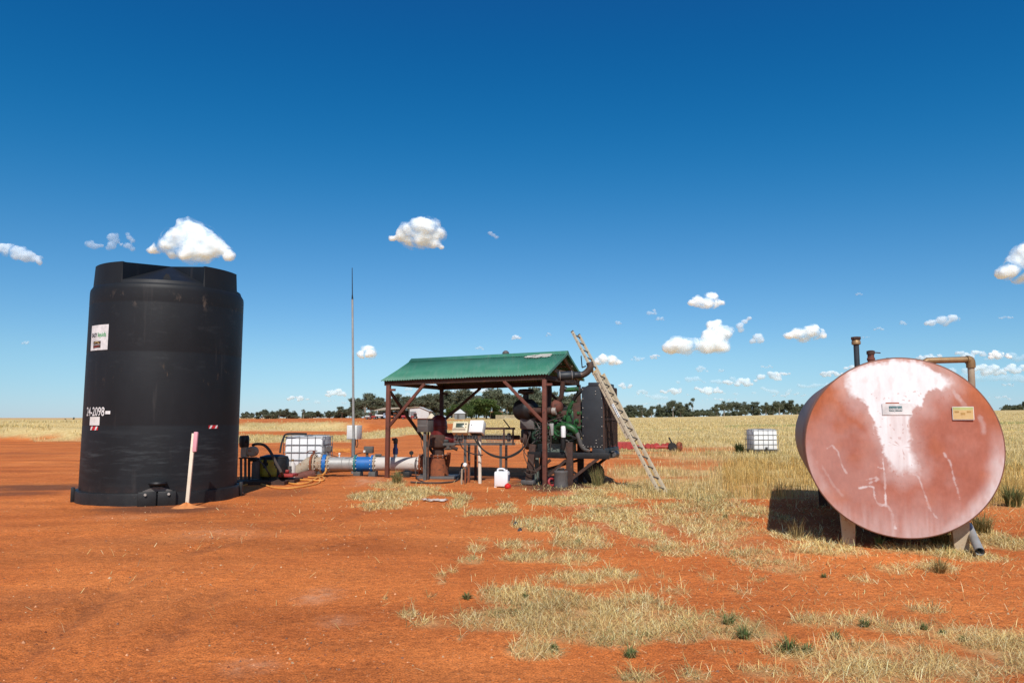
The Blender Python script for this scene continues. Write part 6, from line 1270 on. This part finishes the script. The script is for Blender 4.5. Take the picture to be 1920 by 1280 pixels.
# green front gear
MB().tube([E(.78, .06, 1.42), E(.9, 0, 1.46), E(1.1, -.05, 1.44), E(1.25, -.04, 1.36), E(1.3, -.02, 1.28)], [.07, .08, .085, .08, .07], 14, smooth=4).build('water_pipe', 'green_paint', en)
MB().tube([E(1.3, -.02, 1.30), E(1.36, -.02, 1.18), E(1.42, 0, .98), E(1.5, .02, .88), E(1.62, .06, .84)], .06, 14, smooth=4).build('coolant_hose', 'grey_dark', en)
MB().box(E(1.12, .1, 1.62), (.22, .2, .42), ER, .05).lathe([(0, -.05), (.13, -.05), (.13, .05), (0, .05)], E(1.26, .12, 1.5), EX, 18).box(E(.80, .1, 1.36), (.26, .16, .2), ER, .04).box(E(1.05, .06, 1.24), (.30, .12, .12), ER, .03).build('water_pump', 'green_paint', en)
MB().tube([E(1.05, .12, 1.80), E(1.12, .1, 1.95), E(1.2, .12, 2.06)], .05, 10, smooth=3).tube([E(.72, .0, 1.3), E(.80, -.03, 1.22), E(.92, -.03, 1.2)], .035, 8, smooth=3).build('green_pipe', 'green_paint', en)
MB().lathe([(0, 0), (.055, .005), (.062, .03), (.062, .30), (.05, .32), (0, .32)], E(.99, -.10, 1.16), seg=18).build('fuel_filter', 'white_plastic', en)
MB().lathe([(0, 0), (.05, .01), (.062, .05), (.062, .27), (0, .27)], E(.98, -.10, .86), seg=16).build('oil_filter', 'black', en); MB().cyl(E(.99, -.1, 1.46), E(.99, -.1, 1.54), .075, seg=16).build('filter_head', 'green_paint', en)
MB().box(E(.66, -.03, 1.36), (.1, .06, .30), ER, .01).build('grey_module', 'pipe_grey', en)
# air cleaner with rain cap
MB().lathe([(0, -.30), (.24, -.29), (.275, -.25), (.275, .12), (.25, .17), (.16, .24), (.085, .27), (0, .27)], E(-.10, .22, 1.86), (EX * .86 - EY * .5).normalized(), 28).build('air_cleaner', 'black', en)
ac = E(-.14, .25, 1.86); MB().cyl(ac + Zv * .2, ac + Zv * .42, .075, .075, 16).lathe([(.06, .40), (.2, .42), (.215, .45), (.215, .49), (.17, .53), (0, .54)], ac, seg=24).build('rain_cap', 'black', en)
MB().tube([E(.05, .05, 1.82), E(.30, -.06, 1.82), E(.78, -.08, 1.82)], .085, 16).build('intake_pipe', 'rust_dark', en)
ib = MB().cyl(E(.70, -.08, 1.82), E(.80, -.08, 1.82), .095, seg=16).build('hose_clamp', 'bolt', en)
cr = []; rr_ = []
for i in range(33):
    t_ = i / 32; a = -math.pi / 2 + math.pi / 2 * min(1, t_ * 1.1); cr.append(E(.80 + .26 * math.cos(a) if t_ > .08 else .80, -.08, 1.82 + .26 + .26 * math.sin(a)) + EX * .02); rr_.append(.105 + .010 * (i % 2))
MB().tube([cr[0]] + cr, [.1] + rr_, 16).build('corrugated_hose', 'black_rubber', en)
# exhaust: riser, muffler, elbow
def mu(px, py, Y=18.5): return at(px, py, Y)
MB().tube([E(.80, .05, 2.05), mu(1052, 745, 18.6), mu(1054, 728, 18.55), mu(1056, 714)], .06, 14, smooth=3).build('exhaust_riser', 'rust_dark', en)
mdir = (mu(1090, 702.5) - mu(1046, 705)).normalized(); ml = (mu(1076, 703.3) - mu(1046, 705)).length
mf = MB().lathe([(.07, -.02), (.10, 0), (.112, .02), (.112, ml - .02), (.1, ml), (.085, ml + .02), (.085, ml + .13), (.092, ml + .14), (.092, ml + .17)], mu(1046, 705), mdir, 28).build('muffler', 'char', en)
for k in (.05, ml - .05): MB().torus(mu(1046, 705) + mdir * k, mdir, .114, .008, 28, 6).build('strap', 'bolt', mf)
e0 = mu(1046, 705) + mdir * (ml + .12)
MB().tube([e0, e0 + mdir * .10, mu(1101, 697, 18.48), mu(1107, 688, 18.45), mu(1105, 679, 18.45)], [.083, .083, .085, .085, .088], 18, smooth=5).build('exhaust_elbow', mat('heat_browned_steel', (.15, .10, .07), (.06, .05, .045), 5, .7, .5, .5), en)
MB().beam(mu(1091.5, 688, 18.45), mu(1089.5, 667, 18.45), .16, .012, X_).beam(mu(1091, 689, 18.45), mu(1099, 686, 18.45), .04, .03).build('rain_flap', 'char', en)
# radiator
RX0, RX1, RD = 1.47, 1.97, 1.30; rz0, rz1 = .93, 2.40
EB((((RX0 + RX1) / 2, RD / 2, (rz0 + rz1) / 2), (RX1 - RX0 - .02, RD - .02, rz1 - rz0), .0)).build('radiator_shroud', 'black', en)
o = EB((((RX0 + RX1) / 2, -.012, (rz0 + rz1) / 2), (RX1 - RX0 + .04, .03, rz1 - rz0 + .04), .006)).build('side_panel', 'char', en)
rv = MB()
for z in np.linspace(rz0 + .05, rz1 - .05, 7):
    for x in (RX0 + .01, RX1 - .01): rv.ball(E(x, -.03, z), .014, 8)
for x in np.linspace(RX0 + .05, RX1 - .05, 6): rv.ball(E(x, -.03, rz0 + .01), .013, 8)
for z in (rz0 + .10, rz0 + .17, rz1 - .10, rz1 - .17): rv.ball(E(RX1 - .16, -.03, z), .013, 8)
rv.build('rivets', 'bolt', o)
EB((((RX0 + RX1) / 2 + .06, RD / 2, rz1 + .06), (.34, RD, .13), .02), ((RX1 - .1, .18, rz1 + .15), (.14, .12, .06), .02)).build('header_tank', 'char', en)
MB().cyl(E(RX1 - .12, .12, rz1 + .15), E(RX1 - .12, .12, rz1 + .2), .05, seg=14).build('filler_cap', 'grey_steel', en)
gr = MB()
for z in np.linspace(rz0 - .05, rz1 - .03, 64): gr.cyl(E(RX1 + .03, .0, z), E(RX1 + .03, RD, z), .006, seg=5)
for y in np.linspace(0, RD, 9): gr.cyl(E(RX1 + .04, y, rz0 - .06), E(RX1 + .04, y, rz1), .007, seg=5)
for z in (rz0 - .06, (rz0 + rz1) / 2 - .05, rz1): gr.beam(E(RX1 + .03, 0, z), E(RX1 + .03, RD, z), .04, .05, Zv)
for y in (0, RD): gr.beam(E(RX1 + .03, y, rz0 - .06), E(RX1 + .03, y, rz1), .04, .05, EY)
gr.build('grille', 'rust_dark', en)
MB().box(E(RX1 + .005, RD / 2, (rz0 + rz1) / 2), (.02, RD - .1, rz1 - rz0 - .08), ER).build('radiator_core', mat('brown_radiator_core', (.11, .075, .05), (.06, .042, .03), 3, .7, .8), en)
EB(((RX1 - .1, RD / 2, .80), (.34, RD + .05, .22), .01)).build('bottom_tank', 'char', en)
MB().lathe([(0, 0), (.07, 0), (.09, .02), (.09, .4), (.07, .42), (0, .42)], E(RX1 + .12, .45, .74), EY, 18).build('bottom_cylinder', 'drum_grey', en)
MB().lathe([(.0, -.02), (.52, -.02), (.52, .02), (0, .02)], E(RX0 - .12, RD / 2 - .05, 1.6), EX, 28).build('fan_ring', 'rust_dark', en)
EB(((1.3, .04, 1.62), (.20, .03, .8), .01)).build('fan_guard', 'rust_dark', en)
MB().tube([E(1.15, .2, 2.06), E(1.25, .15, 2.2), E(1.4, .12, 2.32), E(1.6, .15, 2.42)], .05, 12, smooth=4).build('top_hose', 'black_rubber', en)
MB().tube([mu(1060, 731, 18.6), mu(1084, 729, 18.5)], .06, 14).build('green_duct', 'green_paint', en); MB().tube([mu(1056, 735, 18.6), mu(1054, 728, 18.6), mu(1061, 730.5, 18.6)], .075, 12, smooth=3).build('duct_elbow', 'black', en)
MB().tube([E(.28, .62, 1.9), E(.30, .7, 2.3), E(.30, .7, 2.75)], [.13, .12, .10], 14).build('intake_stack', 'rust_dark', en)
# stand
for a, b, w, m in [((0.02, 0, .0), (.14, .02, .98), .17, 'rust_dark'), ((1.12, 0, -.05), (1.12, 0, 1.05), .17, 'rust_dark'), ((.02, .95, -.05), (.10, .95, .9), .15, 'rust_dark'), ((1.12, .95, -.05), (1.12, .95, 1.0), .15, 'rust_dark'), ((.14, .3, -.05), (.14, .3, 1.0), .10, 'greengrey')]:
    MB().beam(E(*a), E(*b), w, .09, EY, .006).build('stand_leg', m, en)
MB().box(E(.02, 0, .03), (.34, .22, .10), ER, .01).build('foot_plate', 'drum_grey', en)
MB().beam(E(.0, .02, .72), E(2.12, .02, .72), .10, .15, Zv, .005).build('side_rail', 'black', en); MB().beam(E(.0, .95, .72), E(2.12, .95, .72), .10, .15, Zv, .005).build('side_rail', 'rust_dark', en)
MB().beam(E(2.05, 0, .72), E(2.05, 1.0, .72), .08, .12, Zv).build('cross_rail', 'black', en)
for a, b in [((.18, -.02, .28), (.62, -.02, .60)), ((1.02, .0, .60), (.55, 0, .20)), ((1.85, .0, .66), (1.14, -.02, .12)), ((1.85, .95, .66), (1.14, .95, .12)), ((.2, .95, .3), (1.05, .95, .55))]: MB().beam(E(*a), E(*b), .07, .05, EY).build('stand_brace', 'rust_dark', en)
for pts in [[(.1, -.05, 1.3), (.02, -.12, 1.0), (-.06, -.12, .75), (.02, -.1, .5), (.12, -.05, .2)], [(-.1, .1, 1.2), (-.12, -.06, .9), (.05, -.1, .65), (.2, -.1, .45), (.3, -.08, .1)], [(.5, -.06, 1.2), (.56, -.1, .8), (.55, -.1, .3), (.5, -.12, .1)], [(.62, -.06, 1.45), (.66, -.09, 1.15), (.64, -.08, .85)], [(1.0, -.08, 1.1), (1.08, -.12, .7), (1.0, -.1, .95)], [(.2, -.0, 1.55), (.4, -.1, 1.5), (.7, -.08, 1.6), (1.0, -.06, 1.7)], [(.0, -.1, .35), (.3, -.14, .3), (.1, -.12, .22), (-.05, -.1, .3)]]:
    MB().tube([E(*p) for p in pts], .011, 6, smooth=5).build('engine_hose', 'brown_hose', en)
MB().lathe([(0, -.09), (.11, -.09), (.125, -.06), (.125, .06), (.11, .09), (0, .09)], E(1.28, .2, 1.85), EX, 18).build('alternator', 'drum_grey', en)
rs_ = random.Random(21); mb3 = MB()
for k in range(26):
    x, z = rs_.uniform(.55, 1.42), rs_.uniform(1.15, 1.85)
    if k % 3: mb3.box(E(x, rs_.uniform(-.03, .10), z), (rs_.uniform(.03, .12), .08, rs_.uniform(.03, .12)), ER @ Matrix.Rotation(rs_.uniform(-.4, .4), 3, 'Y'), .008)
    else: mb3.lathe([(0, -.03), (rs_.uniform(.03, .07), -.03), (rs_.uniform(.03, .07), .03), (0, .03)], E(x, .02, z), EY, 12)
mb3.build('green_castings', 'green_paint', en)
mb4 = MB()
for k in range(12):
    x, z = rs_.uniform(.5, 1.4), rs_.uniform(1.2, 1.85); mb4.tube([E(x, .0, z), E(x + rs_.uniform(-.2, .2), -.07, z - rs_.uniform(.05, .3)), E(x + rs_.uniform(-.3, .3), -.03, z - rs_.uniform(.2, .5))], rs_.uniform(.008, .02), 6, smooth=4)
mb4.build('black_lines', 'black_rubber', en)
MB().torus(E(1.33, .18, 1.55), EX, .13, .012, 24, 6).torus(E(1.33, .2, 1.82), EX, .1, .012, 24, 6).build('fan_belt', 'black_rubber', en)
rs_ = random.Random(9); mb1 = MB(); 
for k in range(34): mb1.box(E(rs_.uniform(.1, 1.3), rs_.uniform(.10, .2), rs_.uniform(1.0, 1.75)), (rs_.uniform(.02, .09), .06, rs_.uniform(.02, .09)), ER, .004)
mb1.build('castings', 'green_dull', en)
mb2 = MB()
for k in range(30): mb2.cyl(E(rs_.uniform(.1, 1.35), .10, rs_.uniform(.95, 1.85)), E(rs_.uniform(.1, 1.35), .04, rs_.uniform(.95, 1.85)) * 0 + E(.1 + k * .04, .05, 1.0 + (k * 37 % 80) / 100), .012, seg=6)
mb2.build('bolts_and_lines', 'drum_grey', en)
# drum, cap ring, tyre under the engine
p = G(1053, 914); t = thing('steel_drum', p, 'grimy grey drum with a bail handle in front of the engine stand', 'drum'); p.z = gzf(p.x, p.y)
MB().lathe([(0, .0), (.165, .0), (.17, .02), (.165, .05), (.165, .32), (.172, .34), (.172, .37), (.15, .39), (0, .385)], p + Y_ * .17, seg=28).build('body', 'drum_grey', t); MB().tube([p + Vector((-.12, .17, .39)), p + Vector((-.06, .17, .45)), p + Vector((.06, .17, .45)), p + Vector((.12, .17, .39))], .01, 6, smooth=4).build('handle', 'grey_dark', t); MB().cyl(p + Vector((.09, .1, .38)), p + Vector((.09, .1, .42)), .03, seg=10).build('bung', 'rust_dark', t)
p = G(1035, 912); o = MB().torus(Vector((p.x, p.y + .1, .10)), (.5, -1, .3), .085, .03, 20, 8).build('red_ring', 'dull_red', base=Vector((p.x, p.y, 0))); tag(o, 'red plastic ring leaning on the left side of the grimy drum', 'ring')
p = at(1114, 890, 19.0); o = thing('old_tyre', (p.x, 19.0, 0), 'old black tyre standing in the shadow under the engine frame', 'tyre')
MB().torus(Vector((p.x, 19.0, .25)), (.35, -1, .1), .20, .085, 26, 10).build('rubber', 'black_rubber', o); MB().lathe([(0, -.05), (.14, -.05), (.14, .05), (0, .05)], Vector((p.x, 19.0, .25)), (.35, -1, .1), 18).build('rim', 'rust_dark', o)

# ------------------------------------------------------------------ ladder
LF = Vector((3.26, 16.2, 0)); LT = Vector((3.26 - .388 * 3.93, 16.2 + .85 * 3.93, 3.93)); ld_ = (LT - LF).normalized()
lr = Vector((.58, .815, 0)); lr = (lr - ld_ * lr.dot(ld_)).normalized(); lnm = ld_.cross(lr).normalized()
if lnm.y > 0: lnm = -lnm
LF.z = gzf(3.26, 16.2) - .02
la = thing('extension_ladder', LF, 'weathered aluminium extension ladder leaning against the exhaust elbow', 'ladder')
LL = (LT - LF).length
def section(t0, t1, off, w, pw, m='alu'):
    sec = None
    for s in (-1, 1):
        a = LF + ld_ * t0 + lr * (s * w / 2) + lnm * off; b = LF + ld_ * t1 + lr * (s * w / 2) + lnm * off
        MB().beam(a, b, .034, pw + .006, lnm, .004).build('stile', m, la)
        MB().box(b, (.04, .035, pw + .01), Matrix((lr, ld_, lnm)).transposed()).build('end_cap', 'grey_dark' if t1 > LL - .1 else 'sign_yellow', la)
    k = t0 + .18
    while k < t1 - .08:
        c = LF + ld_ * k + lnm * off; MB().cyl(c - lr * (w / 2 + .018), c + lr * (w / 2 + .018), .017, seg=10).build('rung', 'grey_dark', la); k += .29
section(0, LL * .70, .035, .31, .075); section(LL * .30, LL, -.045, .27, .065)
for s in (-1, 1): MB().box(LF + ld_ * LL * .70 + lr * s * .155, (.03, .07, .16), Matrix((lr, ld_, lnm)).transposed(), .004).build('hook', 'alu', la)
for s in (-1, 1): MB().box(LF + ld_ * .02 + lr * s * .155 + lnm * .035, (.045, .06, .09), Matrix((lr, ld_, lnm)).transposed(), .008).build('foot', 'sign_yellow' if s > 0 else 'black_rubber', la)
sk_ = LF + ld_ * LL * .45 - lr * .172 + lnm * .035; stl = MB().box(sk_, (.004, .42, .062), Matrix((lr, ld_, lnm)).transposed()).build('sticker', 'letter_white', la)
dk_ = MB()
for k in range(6): dk_.box(sk_ - lr * .003 + ld_ * (-.17 + .068 * k), (.003, .03, .03), Matrix((lr, ld_, lnm)).transposed())
dk_.build('print_marks', 'teal_ink', stl)

# ------------------------------------------------------------------ red implement lying in the grass
iY = 36.5
def I(px, py, Y=iY): return at(px, py, Y)
gx0, gx1 = I(1152, 840).x, I(1272, 840).x; zi = gzf((gx0 + gx1) / 2, iY)
im = thing('red_implement', ((gx0 + gx1) / 2, iY, zi), 'long faded red farm implement lying in the dry grass beyond the ladder', 'farm implement')
MB().cyl((gx0 - .3, iY + .1, zi + .25), (gx1 + .1, iY - .2, zi + .22), .085, seg=12).build('main_tube', 'red_machine', im)
for k, (px, r) in enumerate([(1160, .15), (1170, .13), (1179, .18), (1187, .15), (1203, .12), (1214, .13), (1222, .11), (1230, .15), (1243, .12), (1251, .16)]):
    MB().lathe([(0, -.05), (r, -.05), (r, .05), (0, .05)], (I(px, 840).x, iY - .12, zi + .27), (.15, -1, .1), 16).build('disc', 'red_machine', im)
MB().box((gx0 + .45, iY + .1, zi + .34), (1.1, .2, .26), None, .03).build('panel', 'red_machine', im)
MB().cyl((I(1258, 840).x, iY - .4, zi + .25), (I(1258, 840).x, iY - .25, zi + .25), .2, seg=16).build('wheel', 'black_rubber', im); MB().beam((I(1258, 840).x + .1, iY - .3, zi + .2), (I(1258, 840).x - .15, iY - .3, zi + .68), .07, .06, Y_).build('lever', 'black', im)
MB().lathe([(0, -.1), (.2, -.1), (.24, 0), (.2, .1), (0, .1)], (I(1272, 840).x, iY - .2, zi + .25), (1, -.6, 0), 14).build('end_hub', 'rust_orange', im)
# orange mesh barrier
a = at(618, 808, 36); b = at(657, 805, 36); a.z = gzf(a.x, a.y); b.z = gzf(b.x, b.y); t = thing('barrier_mesh', (a + b) / 2, 'fallen strip of orange barrier mesh behind the mast', 'barrier mesh')
mbx = MB(); nx_ = 70
for k in range(nx_ + 1):
    p = a.lerp(b, k / nx_); h = .14 + .05 * math.sin(k * .7) + .03 * math.sin(k * 2.3); 
    for s in (-1, 1):
        q = a.lerp(b, min(1, max(0, (k + s * 2) / nx_))); mbx.beam(p + Zv * .02, q + Zv * h, .016, .01)
for z in (.04, .10): mbx.tube([a.lerp(b, k / 12) + Zv * (z + .04 * math.sin(k)) for k in range(13)], .015, 5)
mbx.build('netting', 'orange_hose', t)
# rag and broken plastic
p = G(815, 940); n = 22; vs = []; fs = []
for i in range(n + 1):
    for k_2 in range(9): u = i / n - .5; v = k_2 / 8 - .5; x = p.x + u * .46 + .04 * math.sin(k_2 * 1.7); y = p.y + v * .20 + .06 * math.sin(i * .6); vs.append((x, y, gzf(x, y) + .018 + .03 * abs(math.sin(i * .8 + k_2 * .9)) * (1 - abs(2 * v) ** 3)))
for i in range(n):
    for k_2 in range(8): fs.append((i * 9 + k_2, i * 9 + 9 + k_2, i * 9 + 10 + k_2, i * 9 + 1 + k_2))
o = MB().add(vs, fs).build('crumpled_rag', 'cloth', base=Vector((p.x, p.y, 0)), smooth=80); md = o.modifiers.new('thickness', 'SOLIDIFY'); md.thickness = .006; tag(o, 'crumpled pale rag lying on the dry grass before the shelter', 'rag')
for px, py, lb, s in [(966, 986, 'left scrap of dark plastic standing in a straw tuft', .6), (974, 995, 'right scrap of dark plastic on the edge of a straw tuft', .5)]:
    p = G(px, py); z = gzf(p.x, p.y); o = MB().prism([p + Vector((-.06 * s, 0, z - .01)), p + Vector((.07 * s, .01, z - .01)), p + Vector((.05 * s, .02, z + .06 * s)), p + Vector((.0, .02, z + .10 * s)), p + Vector((-.05 * s, .01, z + .05 * s))], Vector((.01, .03, 0))).build('plastic_scrap', 'tarp_black', base=Vector((p.x, p.y, z))); tag(o, lb, 'plastic scrap')
